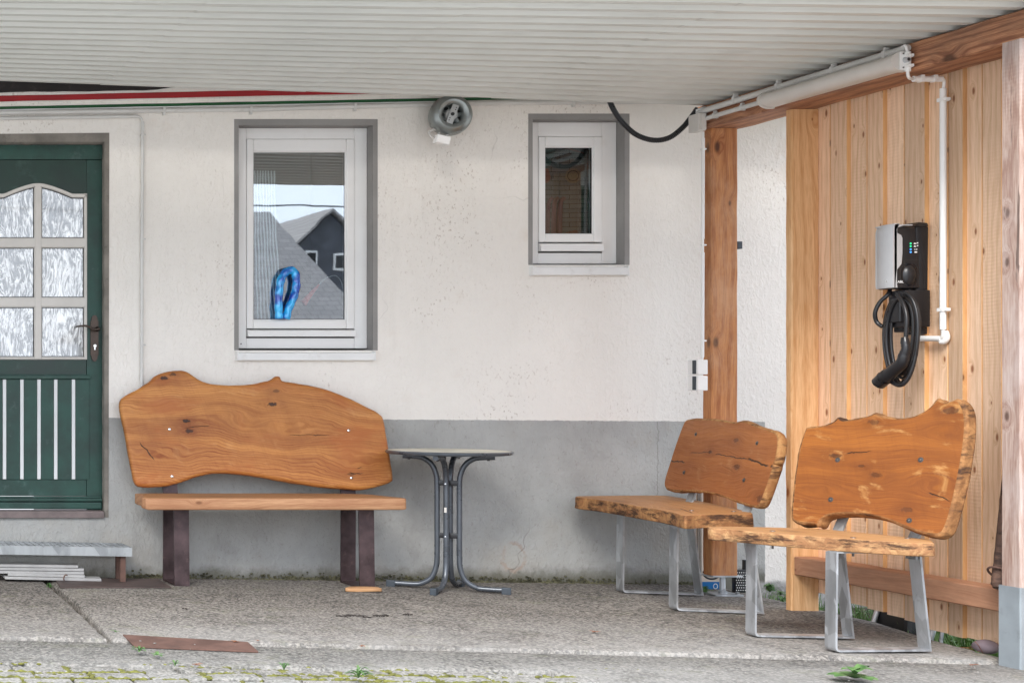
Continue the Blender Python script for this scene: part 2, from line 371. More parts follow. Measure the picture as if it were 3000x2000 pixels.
M['black_gloss'] = plain('glossy_black_plastic', (.007, .007, .009), .13, 0, .1, 12, 0)
M['cable'] = plain('black_rubber_cable', (.013, .013, .015), .33, 0, .1, 12, .05, 80)
M['silver'] = plain('silver_grey_cover', (.47, .475, .485), .45, .15, .05, 6, .03, 200)
M['alu'] = plain('cast_metal_lacquer', (.27, .29, .285), .3, .75, .2, 5, .08, 90, dirt=((.13, .13, .11), .5))
M['alu_dull'] = plain('fan_inner_metal', (.40, .40, .39), .45, .6, .15, 12, .1, 60)
M['table'] = plain('cream_table_surface', (.58, .55, .46), .6, 0, .18, 6, .2, 90)
M['chrome'] = plain('bright_bolt_steel', (.75, .75, .75), .18, 1, .05, 20, 0)
M['dullbolt'] = plain('dull_bolt_steel', (.14, .13, .125), .4, .8, .2, 20, 0)
M['roof'] = None
M['moss'] = plain('yellow_green_moss', (.135, .135, .03), .95, 0, .45, 30, .9, 200)
M['leaf'] = leafm('weed_leaf', (.05, .125, .035), (.12, .22, .07))
M['grass'] = leafm('grass_blade', (.06, .15, .03), (.15, .25, .07))
M['dryleaf'] = leafm('dry_leaf', (.16, .055, .025), (.28, .12, .06))
M['twig'] = plain('dark_debris', (.035, .028, .025), .9)
M['soil'] = plain('dark_garden_soil', (.06, .05, .038), .95, 0, .4, 8, .9, 60)
M['pstrip'] = plain('dirty_white_plastic_strip', (.33, .325, .32), .55, 0, .12, 9, .15, 60, dirt=((.25, .22, .2), .4))
M['greysleeve'] = plain('grey_painted_post_sleeve', (.235, .265, .285), .5, .1, .12, 6, .15, 60, dirt=((.12, .13, .13), .4))
def roofmat():
    k = NT('corrugated_roof_sheet', .42, .4); p = k.pos
    c = k.mix(k.ramp(k.noise(p, 1.2, 4, .6), .3, .7), (.60, .60, .56), (.67, .67, .63))
    sm = k.ramp(k.noise(k.scl(p, (1.0, 26, 1)), 1.6, 5, .7), .57, .72)
    c = k.mix(k.math('MULTIPLY', sm, .18), c, (.25, .21, .20))
    sm2 = k.ramp(k.noise(k.scl(p, (3.5, 40, 1)), 1.3, 5, .7), .62, .74)
    c = k.mix(k.math('MULTIPLY', sm2, .18), c, (.38, .29, .25))
    k.color(c); return k.m
M['roof'] = roofmat()
M['fence'] = timber('pale_larch_board', (.81, .575, .405), (.55, .335, .185), along=(0, 0, 1), across=(0, 1, 0), other=(1, 0, 0), freq=30, knot_col=(.20, .055, .014), saw=1.0, tint=.22, kscale=3.0, grain=.55)
M['fence_edge'] = timber('orange_board_edge', (.74, .44, .20), (.56, .28, .11), along=(0, 0, 1), across=(0, 1, 0), other=(1, 0, 0), freq=30)
M['post_new'] = timber('yellow_spruce_post', (.78, .50, .27), (.56, .29, .12), along=(0, 0, 1), across=(1, 0, 0), other=(0, 1, 0), freq=22, knot_col=(.26, .08, .02), rnd=False, cracks=True, kscale=1.7, grain=.7)
M['beam'] = timber('red_brown_stained_beam', (.58, .29, .155), (.24, .095, .05), along=(0, 1, 0), across=(0, 0, 1), other=(1, 0, 0), freq=34, knot_col=(.04, .014, .008), rnd=False, cracks=True, weather=((.17, .10, .07), .6), grain=.9, kscale=1.5)
M['post_red'] = timber('red_brown_wall_post', (.52, .23, .085), (.28, .095, .035), along=(0, 0, 1), across=(1, 0, 0), other=(0, 1, 0), freq=20, knot_col=(.05, .018, .01), rnd=False, cracks=True, weather=((.58, .36, .22), .5), grain=.75, kscale=1.7)
M['post_grey'] = timber('weathered_front_post', (.44, .34, .29), (.27, .17, .135), along=(0, 0, 1), across=(1, 0, 0), other=(0, 1, 0), freq=34, knot_col=(.07, .035, .025), rnd=False, cracks=True, weather=((.50, .44, .42), .5), grain=.9, saw=.8)
M['rail'] = timber('brown_fence_rail', (.54, .29, .175), (.36, .17, .095), along=(0, 1, 0), across=(0, 0, 1), other=(1, 0, 0), freq=24, knot_col=(.16, .06, .025), rnd=False, weather=((.17, .09, .06), .4))
M['log'] = bark('old_brown_bark', (.12, .07, .05), (.05, .03, .024), (.085, .05, .038))
M['shim'] = timber('raw_wood_offcut', (.52, .30, .15), (.38, .19, .09), along=(1, 0, 0), across=(0, 1, 0), other=(0, 0, 1), rnd=False)

# ------------------------------------------------------------------ object helpers
ORG = {}
def tag(o, label=None, cat=None, group=None, kind=None):
    if label: o['label'] = label
    if cat: o['category'] = cat
    if group: o['group'] = group
    if kind: o['kind'] = kind
    return o
def thing(name, label, cat, loc=(0, 0, 0), group=None):
    o = bpy.data.objects.new(name, None); C.objects.link(o); o.location = loc; o.empty_display_size = .1
    ORG[o] = Vector(loc); return tag(o, label, cat, group)
def obj(name, bm, mats, parent=None, smooth=False, org=None, kind=None, label=None):
    me = bpy.data.meshes.new(name)
    if parent is not None: org = ORG[parent]
    org = Vector(org) if org is not None else Vector((0, 0, 0))
    bmesh.ops.recalc_face_normals(bm, faces=bm.faces)
    bmesh.ops.translate(bm, vec=-org, verts=bm.verts)
    bm.to_mesh(me); bm.free()
    for m in (mats if isinstance(mats, (list, tuple)) else [mats]): me.materials.append(m)
    if smooth == 'auto':
        me.polygons.foreach_set('use_smooth', [True] * len(me.polygons))
        me.set_sharp_from_angle(angle=R(38))
    elif smooth: me.polygons.foreach_set('use_smooth', [True] * len(me.polygons))
    o = bpy.data.objects.new(name, me); C.objects.link(o)
    if parent is not None: o.parent = parent
    else: o.location = org
    ORG[o] = org
    return tag(o, label=label, kind=kind)
def B(): return bmesh.new()
def box(bm, x0, x1, y0, y1, z0, z1, bev=0.0, mi=0, seg=2):
    vs = [bm.verts.new(p) for p in ((x0, y0, z0), (x1, y0, z0), (x1, y1, z0), (x0, y1, z0), (x0, y0, z1), (x1, y0, z1), (x1, y1, z1), (x0, y1, z1))]
    fs = [bm.faces.new([vs[i] for i in q]) for q in ((0, 3, 2, 1), (4, 5, 6, 7), (0, 1, 5, 4), (1, 2, 6, 5), (2, 3, 7, 6), (3, 0, 4, 7))]
    for f in fs: f.material_index = mi
    if bev:
        es = list({e for f in fs for e in f.edges})
        r = bmesh.ops.bevel(bm, geom=es, offset=bev, segments=seg, profile=.6, affect='EDGES')
        for f in r['faces']: f.material_index = mi
    return vs
def hexa(bm, pts, mi=0, bev=0):     # eight points, bottom ring then top ring
    vs = [bm.verts.new(p) for p in pts]
    fs = [bm.faces.new([vs[i] for i in q]) for q in ((0, 3, 2, 1), (4, 5, 6, 7), (0, 1, 5, 4), (1, 2, 6, 5), (2, 3, 7, 6), (3, 0, 4, 7))]
    for f in fs: f.material_index = mi
    if bev: bmesh.ops.bevel(bm, geom=list({e for f in fs for e in f.edges}), offset=bev, segments=2, profile=.6, affect='EDGES')
def obox(bm, c, ax, ay, az, hx, hy, hz, bev=0):
    c = Vector(c); ax, ay, az = (Vector(a).normalized() for a in (ax, ay, az))
    P = [c + ax * sx * hx + ay * sy * hy + az * sz * hz for sz in (-1, 1) for sx, sy in ((-1, -1), (1, -1), (1, 1), (-1, 1))]
    hexa(bm, P, bev=bev)
def catmull(pts, closed=False, step=6):
    n = len(pts); out = []
    rng = range(n) if closed else range(n - 1)
    for i in rng:
        if closed: a, b, c, d = pts[i - 1], pts[i], pts[(i + 1) % n], pts[(i + 2) % n]
        else: a, b, c, d = pts[max(0, i - 1)], pts[i], pts[i + 1], pts[min(n - 1, i + 2)]
        for j in range(step):
            t = j / step; t2, t3 = t * t, t * t * t
            out.append(.5 * ((2 * b) + (c - a) * t + (2 * a - 5 * b + 4 * c - d) * t2 + (3 * b - a - 3 * c + d) * t3))
    if not closed: out.append(pts[-1].copy())
    return out
def tube(bm, pts, r, seg=12, closed=False, caps=True, rfun=None, mi=0, flat=None):
    pts = [Vector(p) for p in pts]; n = len(pts); rings = []
    up = None
    for i, p in enumerate(pts):
        if closed: d = pts[(i + 1) % n] - pts[i - 1]
        else: d = pts[min(n - 1, i + 1)] - pts[max(0, i - 1)]
        d.normalize()
        if up is None:
            up = Vector((0, 0, 1)) if abs(d.z) < .9 else Vector((0, -1, 0))
            if flat is not None: up = Vector(flat)
        a = d.cross(up).normalized(); up = a.cross(d).normalized()
        rr = rfun(i) if rfun else r
        sx, sy = (1, 1)
        rings.append([bm.verts.new(p + (a * math.cos(2 * math.pi * j / seg) * sx + up * math.sin(2 * math.pi * j / seg) * sy) * rr) for j in range(seg)])
    for i in range(n if closed else n - 1):
        A, Bq = rings[i], rings[(i + 1) % n]
        for j in range(seg):
            f = bm.faces.new((A[j], A[(j + 1) % seg], Bq[(j + 1) % seg], Bq[j])); f.material_index = mi; f.smooth = True
    if caps and not closed: bm.faces.new(rings[0][::-1]); bm.faces.new(rings[-1])
def lathe(bm, c, ax, prof, seg=40, mi=0):          # prof: (radius, distance along axis)
    ax = Vector(ax).normalized(); u = ax.orthogonal().normalized(); v = ax.cross(u); c = Vector(c)
    rings = []
    for r_, h in prof: rings.append([bm.verts.new(c + ax * h + (u * math.cos(2 * math.pi * j / seg) + v * math.sin(2 * math.pi * j / seg)) * max(r_, 1e-5)) for j in range(seg)])
    for i in range(len(rings) - 1):
        for j in range(seg):
            f = bm.faces.new((rings[i][j], rings[i][(j + 1) % seg], rings[i + 1][(j + 1) % seg], rings[i + 1][j])); f.material_index = mi
def prism(bm, poly, dvec, mi=0, side=None):        # planar polygon pushed along dvec
    a = [bm.verts.new(p) for p in poly]; b = [bm.verts.new(Vector(p) + Vector(dvec)) for p in poly]
    f = bm.faces.new(a[::-1]); f.material_index = mi; f = bm.faces.new(b); f.material_index = mi
    n = len(a)
    for i in range(n):
        f = bm.faces.new((a[i], a[(i + 1) % n], b[(i + 1) % n], b[i])); f.material_index = mi if side is None else side
def slab(outline, nrm, thick, bev=.012, rough=.004, step=5, closed_pts=None, seed=0, taper=0.0, rim=1):
    """outline: points on the front face, nrm: direction from front to back; front = mat 0, worked edge = mat 1"""
    nrm = Vector(nrm).normalized()
    P = catmull([Vector(p) for p in outline], True, step)
    n = len(P)
    area = Vector((0, 0, 0))
    for i in range(n): area += P[i].cross(P[(i + 1) % n])
    sgn = 1 if area.dot(nrm) > 0 else -1
    N = []
    for i in range(n):
        t = (P[(i + 1) % n] - P[i - 1]).normalized(); N.append(t.cross(nrm) * sgn)        # outward
    sw = max(2, int(round(bev / (sum((P[i] - P[i - 1]).length for i in range(n)) / n))) + 1)
    NR = N; N = []
    for i in range(n):
        a_ = Vector((0, 0, 0))
        for j in range(-sw, sw + 1): a_ += NR[(i + j) % n] * (sw + 1 - abs(j))
        N.append(a_ / ((sw + 1) ** 2))
    prof = [(-bev, 0), (-bev * .45, bev * .18), (-bev * .1, bev * .55), (0, bev), (0, thick * .5), (-taper * .5, thick - bev), (-taper - bev * .3, thick - bev * .3), (-taper - bev, thick)]
    bm = B(); rings = []
    for k, (o_, d_) in enumerate(prof):
        ring = []
        for i in range(n):
            q = P[i] + N[i] * o_ + nrm * d_
            if 0 < k < len(prof) - 1 and rough:
                q += N[i] * rough * (noise.noise(q * 18 + Vector((seed, 0, 0))) + .6 * noise.noise(q * 55 + Vector((0, seed, 0))))
            ring.append(bm.verts.new(q))
        for it in range({0: 10, 1: 3, len(prof) - 1: 10, len(prof) - 2: 4}.get(k, 0)):      # relax inner rings so that they never cross themselves
            co = [v.co.copy() for v in ring]
            for i in range(n): ring[i].co = co[i] * .5 + (co[i - 1] + co[(i + 1) % n]) * .25
        rings.append(ring)
    for k in range(len(prof) - 1):
        for i in range(n):
            f = bm.faces.new((rings[k][i], rings[k][(i + 1) % n], rings[k + 1][(i + 1) % n], rings[k + 1][i])); f.material_index = 0 if k < rim else 1; f.smooth = True
    for rg in (rings[0], rings[-1]): bm.faces.new(rg)
    return bm
def text_mesh(body, size, depth=.0006):
    cu = bpy.data.curves.new('lettering', 'FONT'); cu.body = body; cu.size = size; cu.extrude = depth; cu.align_x = 'CENTER'; cu.align_y = 'CENTER'
    t = bpy.data.objects.new('lettering', cu); C.objects.link(t)
    dg = bpy.context.evaluated_depsgraph_get(); me = bpy.data.meshes.new_from_object(t.evaluated_get(dg))
    bpy.data.objects.remove(t); bpy.data.curves.remove(cu); return me

# ================================================================== THE SETTING
b = B(); box(b, -300, 300, -300, 300, -1.3, -.30)
k = NT('distant_ground', .95, .2); k.color(k.mix(k.ramp(k.noise(k.pos, .4, 6, .7), .3, .7), (.36, .355, .34), (.46, .45, .43))); k.bump(k.noise(k.pos, 30, 5), .6, .01)
obj('ground', b, k.m, kind='structure')
M['yard'] = concrete('yard_surface', (.42, .415, .40), (.50, .49, .47), (.24, .23, .215))
b = B(); box(b, -7, 4.93, -14, 7.749, -.296, -.040)
obj('yard', b, M['yard'], kind='structure')

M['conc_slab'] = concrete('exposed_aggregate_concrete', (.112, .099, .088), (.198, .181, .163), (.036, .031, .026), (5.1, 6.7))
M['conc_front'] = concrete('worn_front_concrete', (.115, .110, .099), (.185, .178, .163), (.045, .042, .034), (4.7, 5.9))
def rough_edge(p0, p1, n, amp, seed):
    p0, p1 = Vector(p0), Vector(p1); d = (p1 - p0); q = Vector((-d.y, d.x, 0)).normalized()
    return [p0.lerp(p1, i / n) + q * amp * (noise.noise(Vector((i * .35 + seed, seed, 0))) + .6 * noise.noise(Vector((i * 1.3, seed, 3)))) for i in range(n + 1)]
def ground_piece(name, edge_pts, thick, mat, zoff=0.0, bev=.012):
    """edge_pts in plan, counter-clockwise; the top follows the fall of the yard; worn rounded rim"""
    P = [Vector((p[0], p[1], 0)) for p in edge_pts]; n = len(P); bm = B()
    rings = []
    for (ins, dz) in ((0, -thick), (0, -bev), (-bev * .5, -bev * .3), (-bev * 1.6, 0)):
        ring = []
        for i in range(n):
            t = (P[(i + 1) % n] - P[i - 1]).normalized(); out = Vector((t.y, -t.x, 0))
            q = P[i] + out * ins; ring.append(bm.verts.new((q.x, q.y, gz(q.x, q.y) + zoff + dz)))
        rings.append(ring)
    for a, c in zip(rings, rings[1:]):
        for i in range(n): bm.faces.new((a[i], a[(i + 1) % n], c[(i + 1) % n], c[i]))
    bm.faces.new(rings[0][::-1]); bm.faces.new(rings[-1])
    return obj(name, bm, mat, kind='structure', smooth='auto')
front = lambda x: 5.80 - .075 * (x - 1.4)
e = rough_edge((-2, front(-2), 0), (1.372, front(1.37), 0), 60, .012, 2) + [Vector((1.432, 7.0, 0)), Vector((1.452, 7.745, 0)), Vector((-2, 7.745, 0))]
e[-4:-3] = rough_edge((1.372, front(1.37), 0), (1.43, 6.9, 0), 30, .006, 7)
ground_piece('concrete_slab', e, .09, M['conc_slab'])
e = rough_edge((1.395, front(1.39), 0), (4.80, 5.545, 0), 120, .014, 5)
e += rough_edge((4.83, 5.6, 0), (4.90, 6.05, 0), 16, .012, 9) + rough_edge((4.93, 6.15, 0), (5.02, 6.5, 0), 12, .01, 11) + rough_edge((5.02, 6.6, 0), (5.08, 7.745, 0), 20, .012, 13)
e += [Vector((1.49, 7.745, 0)), Vector((1.47, 6.9, 0))]
e += rough_edge((1.465, 6.85, 0), (1.395, front(1.39) + .05, 0), 30, .005, 17)
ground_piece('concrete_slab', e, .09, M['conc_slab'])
# lower rough strip in front of the slabs
e = rough_edge((-2, 5.36, 0), (2.9, 5.30, 0), 70, .02, 21) + rough_edge((2.95, 5.2, 0), (3.1, 4.5, 0), 10, .01, 23) + rough_edge((3.2, 4.4, 0), (4.92, 4.35, 0), 10, .01, 22)
e += [Vector((4.92, 5.50, 0)), Vector((4.80, 5.53, 0))] + [Vector((x, front(x) - .006, 0)) for x in (4, 3, 2, 1.38, 0, -2)]
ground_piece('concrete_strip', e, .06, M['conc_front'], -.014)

# paving stones with moss in the joints
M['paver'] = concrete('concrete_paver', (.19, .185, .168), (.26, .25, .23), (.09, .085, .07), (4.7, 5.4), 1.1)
pave = tag(bpy.data.objects.new('paving', None), kind='structure'); C.objects.link(pave); ORG[pave] = Vector((0, 0, 0))
rr = random.Random(4)
_ib = B(); bmesh.ops.create_icosphere(_ib, subdivisions=1, radius=1); ICO_V = [tuple(v.co) for v in _ib.verts]; ICO_F = [tuple(v.index for v in f.verts) for f in _ib.faces]; _ib.free()
class Blobs:
    def __init__(s): s.v, s.f = [], []
    def add(s, x, y, z, a, b_, c_):
        o = len(s.v); s.v += [(x + p[0] * a, y + p[1] * b_, z + p[2] * c_) for p in ICO_V]; s.f += [(q[0] + o, q[1] + o, q[2] + o) for q in ICO_F]
    def build(s, name, mat, smooth=True):
        me = bpy.data.meshes.new(name); me.from_pydata(s.v, [], s.f); me.materials.append(mat)
        me.polygons.foreach_set('use_smooth', [smooth] * len(me.polygons)); o = bpy.data.objects.new(name, me); C.objects.link(o); o['kind'] = 'stuff'; return o
mossb = Blobs()
def moss_blob(bm, x, y, z, s): bm.add(x, y, z, s * rr.uniform(.8, 1.7), s * rr.uniform(.7, 1.2), s * rr.uniform(.4, .8))
row = 0; y = 5.325
while y > 4.35:
    h = .105; x = -.7 + (row % 2) * .1 + rr.uniform(-.02, .02)
    while x < 2.85:
        wd = .2 + rr.uniform(-.012, .012)
        j = lambda a=.006: rr.uniform(-a, a)
        z = gz(x, y) - .026 + rr.uniform(-.004, .004); g = .006
        x0, x1, y1, y0 = x + g + j(), x + wd - g + j(), y - g + j(), y - h + g + j()
        bm = B(); hexa(bm, [(x0, y0, z - .05), (x1, y0 + j(), z - .05), (x1 + j(), y1, z - .05), (x0 + j(), y1, z - .05), (x0, y0, z + j(.002)), (x1, y0, z + j(.002)), (x1, y1, z + j(.002)), (x0, y1, z + j(.002))], bev=.006)
        obj('paving_stone', bm, M['paver'], pave)
        dens = max(0.05, 1.0 - abs(x - .9) * .05) if x < 2.2 else .4
        if noise.noise(Vector((x * 1.7, y * 5, 2))) > -.15:
            for _ in range(30): moss_blob(mossb, x + rr.uniform(0, wd), y + rr.gauss(0, .009), z - .002, rr.uniform(.005, .012))
        if noise.noise(Vector((x * 2.7, y * 5, 9))) > -.1:
            for _ in range(16): moss_blob(mossb, x + rr.gauss(0, .008), y - rr.uniform(0, h), z - .002, rr.uniform(.005, .011))
        x += wd
    y -= h; row += 1
for _ in range(260):      # thin line of moss at the front of the concrete strip
    x = rr.uniform(-.5, 3.4); 
    if noise.noise(Vector((x * 2, 0, 4))) > -.05: moss_blob(mossb, x, 5.34 + rr.gauss(0, .012), gz(x, 5.3) - .018, rr.uniform(.004, .009))
mossb.build('moss', M['moss'])
b = B(); box(b, -1.5, 3.05, 4.2, 5.42, -.2, -.0375)
obj('sand_bed', b, M['soil'], kind='structure')
# concrete in front on the right
# garden ground beyond the fence, lower than the slab
b = B(); 
n = 40
vv = [[b.verts.new((4.95 + 3.2 * i / n, 4.2 + 3.7 * j / n, -.20 + .07 * noise.noise(Vector((i * .2, j * .2, 1))) + (.06 if j > 30 else 0))) for j in range(n + 1)] for i in range(n + 1)]
for i in range(n):
    for j in range(n): b.faces.new((vv[i][j], vv[i + 1][j], vv[i + 1][j + 1], vv[i][j + 1]))
obj('garden_soil', b, M['soil'], kind='structure', smooth=True)

# ================================================================== HOUSE
house = thing('house', 'white rough-plastered house wall with grey painted base, green door and two windows', 'house', (3.0, WALL, 0))
D1X0, D1X1 = .90, at(309, 0, WALL).x           # door opening
DZ0, DZ1 = 1.03 - (1517 - CY) * WALL / F + .005, EYE + (CY - 414) * WALL / F
w1 = dict(x0=at(699, 0, WALL).x, x1=at(1092, 0, WALL).x, z1=at(0, 368, WALL).z, z0=at(0, 1026, WALL).z)
w2 = dict(x0=at(1560, 0, WALL).x, x1=at(1829, 0, WALL).x, z1=at(0, 351, WALL).z, z0=at(0, 776, WALL).z)
XL, XR, ZB, ZT = -3.0, 7.2, -.45, 4.6
def wall_with_holes(holes, y0, y1):
    xs = sorted({XL, XR, *[h[0] for h in holes], *[h[1] for h in holes]}); zs = sorted({ZB, ZT, *[h[2] for h in holes], *[h[3] for h in holes]})
    bm = B()
    def inh(x, z): return any(h[0] < x < h[1] and h[2] < z < h[3] for h in holes)
    V = {}
    def v(x, y, z):
        kk = (round(x, 5), y, round(z, 5))
        if kk not in V: V[kk] = bm.verts.new((x, y, z))
        return V[kk]
    for i in range(len(xs) - 1):
        for j in range(len(zs) - 1):
            a, c, d, e_ = xs[i], xs[i + 1], zs[j], zs[j + 1]
            if inh((a + c) / 2, (d + e_) / 2): continue
            bm.faces.new((v(a, y0, d), v(c, y0, d), v(c, y0, e_), v(a, y0, e_)))
            bm.faces.new((v(a, y1, d), v(a, y1, e_), v(c, y1, e_), v(c, y1, d)))
    for h in holes:
        a, c, d, e_ = h
        for q in (((a, d), (c, d)), ((c, d), (c, e_)), ((c, e_), (a, e_)), ((a, e_), (a, d))):
            (p, r_), (s_, t_) = q
            # reveal faces follow the grid splits
            pts = [(x, z) for x in xs for z in zs if min(p, s_) - 1e-6 <= x <= max(p, s_) + 1e-6 and min(r_, t_) - 1e-6 <= z <= max(r_, t_) + 1e-6]
            pts.sort()
            for (x_, z_), (x2, z2) in zip(pts, pts[1:]):
                f = bm.faces.new((v(x_, y0, z_), v(x2, y0, z2), v(x2, y1, z2), v(x_, y1, z_))); f.material_index = 1
    return bm
holes = [(D1X0, D1X1, DZ0, DZ1), (w1['x0'], w1['x1'], w1['z0'], w1['z1']), (w2['x0'], w2['x1'], w2['z0'], w2['z1'])]
b = wall_with_holes(holes, WALL, WALL + .34)
obj('wall', b, [M['plaster'], M['reveal']], house)

def ring_band(bm, x0, x1, z0, z1, wl, wr, wt, y, t, bottom=False, jit=.0015):
    """flat painted surround, thin and proud of the wall"""
    def strip(pts):
        prism(bm, [Vector((p[0], y, p[1])) for p in pts], (0, t, 0))
    strip([(x0 - wl, z0), (x0, z0), (x0, z1), (x0 - wl, z1 + wt)])
    strip([(x1, z0), (x1 + wr, z0 - .0), (x1 + wr, z1 + wt), (x1, z1)])
    strip([(x0, z1), (x1, z1), (x1 + wr, z1 + wt), (x0 - wl, z1 + wt)])
def frame_ring(bm, x0, x1, z0, z1, wl, wr, wb, wt, y0, y1, bev=.003):
    box(bm, x0, x0 + wl, y0, y1, z0, z1, bev); box(bm, x1 - wr, x1, y0, y1, z0, z1, bev)
    box(bm, x0 + wl + .0004, x1 - wr - .0004, y0 + .0006, y1, z1 - wt, z1, bev); box(bm, x0 + wl + .0004, x1 - wr - .0004, y0 + .0006, y1, z0, z0 + wb, bev)
FY = WALL + .07
def window(w_, fr, sash, gl, lip, bands, glassmat, lab):
    """fr/sash/gl/lip: surveyed edges (left,right,top,bottom) of frame, sash, glass, rain strip"""
    W = obj('window', (lambda bm: (ring_band(bm, w_['x0'], w_['x1'], w_['z0'], w_['z1'], *bands, WALL - .002, .0035), bm)[1])(B()), M['reveal'], house)
    W['label'] = lab
    x0, x1, z0, z1 = w_['x0'], w_['x1'], w_['z0'] + .012, w_['z1']
    sx0, sx1 = at(sash[0], 0, FY).x, at(sash[1], 0, FY).x; sz1, sz0 = at(0, sash[2], FY).z, at(0, sash[3], FY).z
    bm = B()
    frame_ring(bm, x0 + .001, x1 - .001, z0, z1 - .001, sx0 - x0, x1 - sx1, sz0 - z0 - .0, z1 - sz1, FY, FY + .07, .004)
    obj('window_frame', bm, M['white_pvc'], W)
    gx0, gx1 = at(gl[0], 0, FY).x, at(gl[1], 0, FY).x; gz1, gz0 = at(0, gl[2], FY).z, at(0, gl[3], FY).z
    SY = FY - .006
    lz1, lz0 = at(0, lip[0], FY).z, at(0, lip[1], FY).z
    bm = B(); frame_ring(bm, sx0 + .002, sx1 - .002, lz1 + .003, sz1 - .002, gx0 - sx0 - .002, sx1 - gx1 - .002, gz0 - lz1 - .003, sz1 - gz1 - .002, SY, FY + .05, .006)
    obj('sash', bm, M['white_pvc'], W)
    bm = B(); d = .006; frame_ring(bm, gx0 - .001, gx1 + .001, gz0 - .001, gz1 + .001, d, d, d, d, SY + .010, SY + .03, .002)
    obj('glazing_bead', bm, M['white_pvc'], W)
    bm = B(); frame_ring(bm, gx0 + .004, gx1 - .004, gz0 + .004, gz1 - .004, .004, .004, .004, .004, SY + .016, SY + .026, 0)
    obj('glass_seal', bm, M['seal'], W)
    bm = B(); tp = .0045 if x0 < 3 else 0; hexa(bm, [(gx0, SY + .018, gz0), (gx1, SY + .018, gz0), (gx1, SY + .022, gz0), (gx0, SY + .022, gz0), (gx0, SY + .018 - tp, gz1), (gx1, SY + .018 - tp, gz1), (gx1, SY + .022 - tp, gz1), (gx0, SY + .022 - tp, gz1)])
    obj('pane', bm, glassmat, W)
    # aluminium rain strip, chamfered
    bm = B(); zc = (lz0 + lz1) / 2
    hexa(bm, [(sx0 + .003, SY - .022, lz0), (sx1 - .003, SY - .022, lz0), (sx1 - .003, FY + .02, lz0), (sx0 + .003, FY + .02, lz0),
              (sx0 + .003, SY - .014, lz1 - .008), (sx1 - .003, SY - .014, lz1 - .008), (sx1 - .003, FY + .02, lz1), (sx0 + .003, FY + .02, lz1)], bev=.002)
    obj('rain_strip', bm, M['white_pvc'], W)
    bm = B(); box(bm, sx0 + .003, sx1 - .003, FY - .004, FY + .02, lz0 - .008, lz0 - .002)
    obj('drain_gap', bm, M['seal'], W)
    return W
W1 = window(w1, None, (721, 1039, 415 - 8, 988), (741, 1014, 444, 938), (964, 986), (.024, .026, .034), M['glass'], 'larger window with bead curtain and blue ornament behind the glass')
W2 = window(w2, None, (1576, 1764, 400, 740), (1596, 1739, 430, 687), (711, 737), (.023, .027, .032), M['glass_dark'], 'smaller window with dark patterned blind behind the glass')
for W_, (xa, xb, yt, yb) in ((W1, (696, 1098, 1026, 1055)), (W2, (1561, 1840, 775, 806))):
    xa, xb, zt, zb = at(xa, 0, WALL - .03).x, at(xb, 0, WALL - .03).x, at(0, yt + 8, WALL - .03).z, at(0, yb, WALL - .03).z
    bm = B(); hexa(bm, [(xa, WALL - .035, zb), (xb, WALL - .035, zb), (xb, FY + .01, zb + .012), (xa, FY + .01, zb + .012), (xa, WALL - .035, zt), (xb, WALL - .035, zt), (xb, FY + .01, zt + .014), (xa, FY + .01, zt + .014)], bev=.002)
    for xx in (xa, xb): box(bm, xx - .003, xx + .003, WALL - .037, WALL + .01, zb - .001, zt + .010, .001)
    obj('window_sill', bm, M['sill'], W_)
bm = B(); p = at(706, 1007, FY); lathe(bm, p, (0, -1, 0), [(0, .0008), (.0035, .0008), (.0035, -.01)], 16); obj('drain_hole', bm, M['seal'], W1)

# painted stripes near the top of the wall, moulding, tar cladding above
def stripe(y_l, y_r, h, mat, name, x0u=-900, x1u=2500, t=.002):
    bm = B(); n_ = 60; k_ = WALL / F; top = []; bot = []
    for i in range(n_ + 1):
        u = x0u + (x1u - x0u) * i / n_; c_ = y_l + (y_r - y_l) * u / 1400
        jj = 1.0 * noise.noise(Vector((u * .011, y_l, 0)))
        top.append(at(u, c_ - h / 2 + jj, WALL)); bot.append(at(u, c_ + h / 2 + .8 * noise.noise(Vector((u * .013, y_l, 5))), WALL))
    for q in top + bot: q.y = WALL - t
    prism(bm, bot + top[::-1], (0, t + .002, 0)); return obj(name, bm, mat, house)
stripe(289.5, 260, 17, M['red'], 'painted_stripe')['label'] = 'faded red stripe painted along the top of the wall'
stripe(317, 290, 8.5, M['greenstripe'], 'painted_stripe')['label'] = 'thin dark green stripe below the red one'
stripe(323.5, 297.5, 2.6, M['sill'], 'moulding', t=.012)
stripe(301, 274, 3, M['plaster'], 'moulding', t=.006)
bm = B(); pts = []
rr = random.Random(3)
for i in range(61):
    u = -900 + 2400 * i / 60; v = 272 - .0175 * u + (2.2 * noise.noise(Vector((u * .02, 0, 1))) + rr.uniform(-1.2, 1.2))
    if u > 470: v -= 7 if u < 700 else 9
    q = at(u, v, WALL); q.y = WALL - .02; pts.append(q)
pts += [Vector((pts[-1].x, WALL - .02, 3.0)), Vector((pts[0].x, WALL - .02, 3.0))]
prism(bm, pts, (0, .022, 0)); obj('tar_cladding', bm, M['slate'], house)
# eave of the house above the carport roof (out of view)
bm = B(); box(bm, XL, XR, 7.6, 8.1, 4.6, 4.75, .01); obj('eave', bm, M['slate'], house)

# ---- door
DY = WALL + .055
def dz(v): return at(0, v, DY).z
def dx(u): return at(u, 0, DY).x
door = obj('door', (lambda bm: (box(bm, dx(-160) + .03, dx(254), DY + .012, DY + .05, dz(1452), dz(468)), bm)[1])(B()), M['green'], house)
door['label'] = 'dark green door with cream lattice window and white strips'
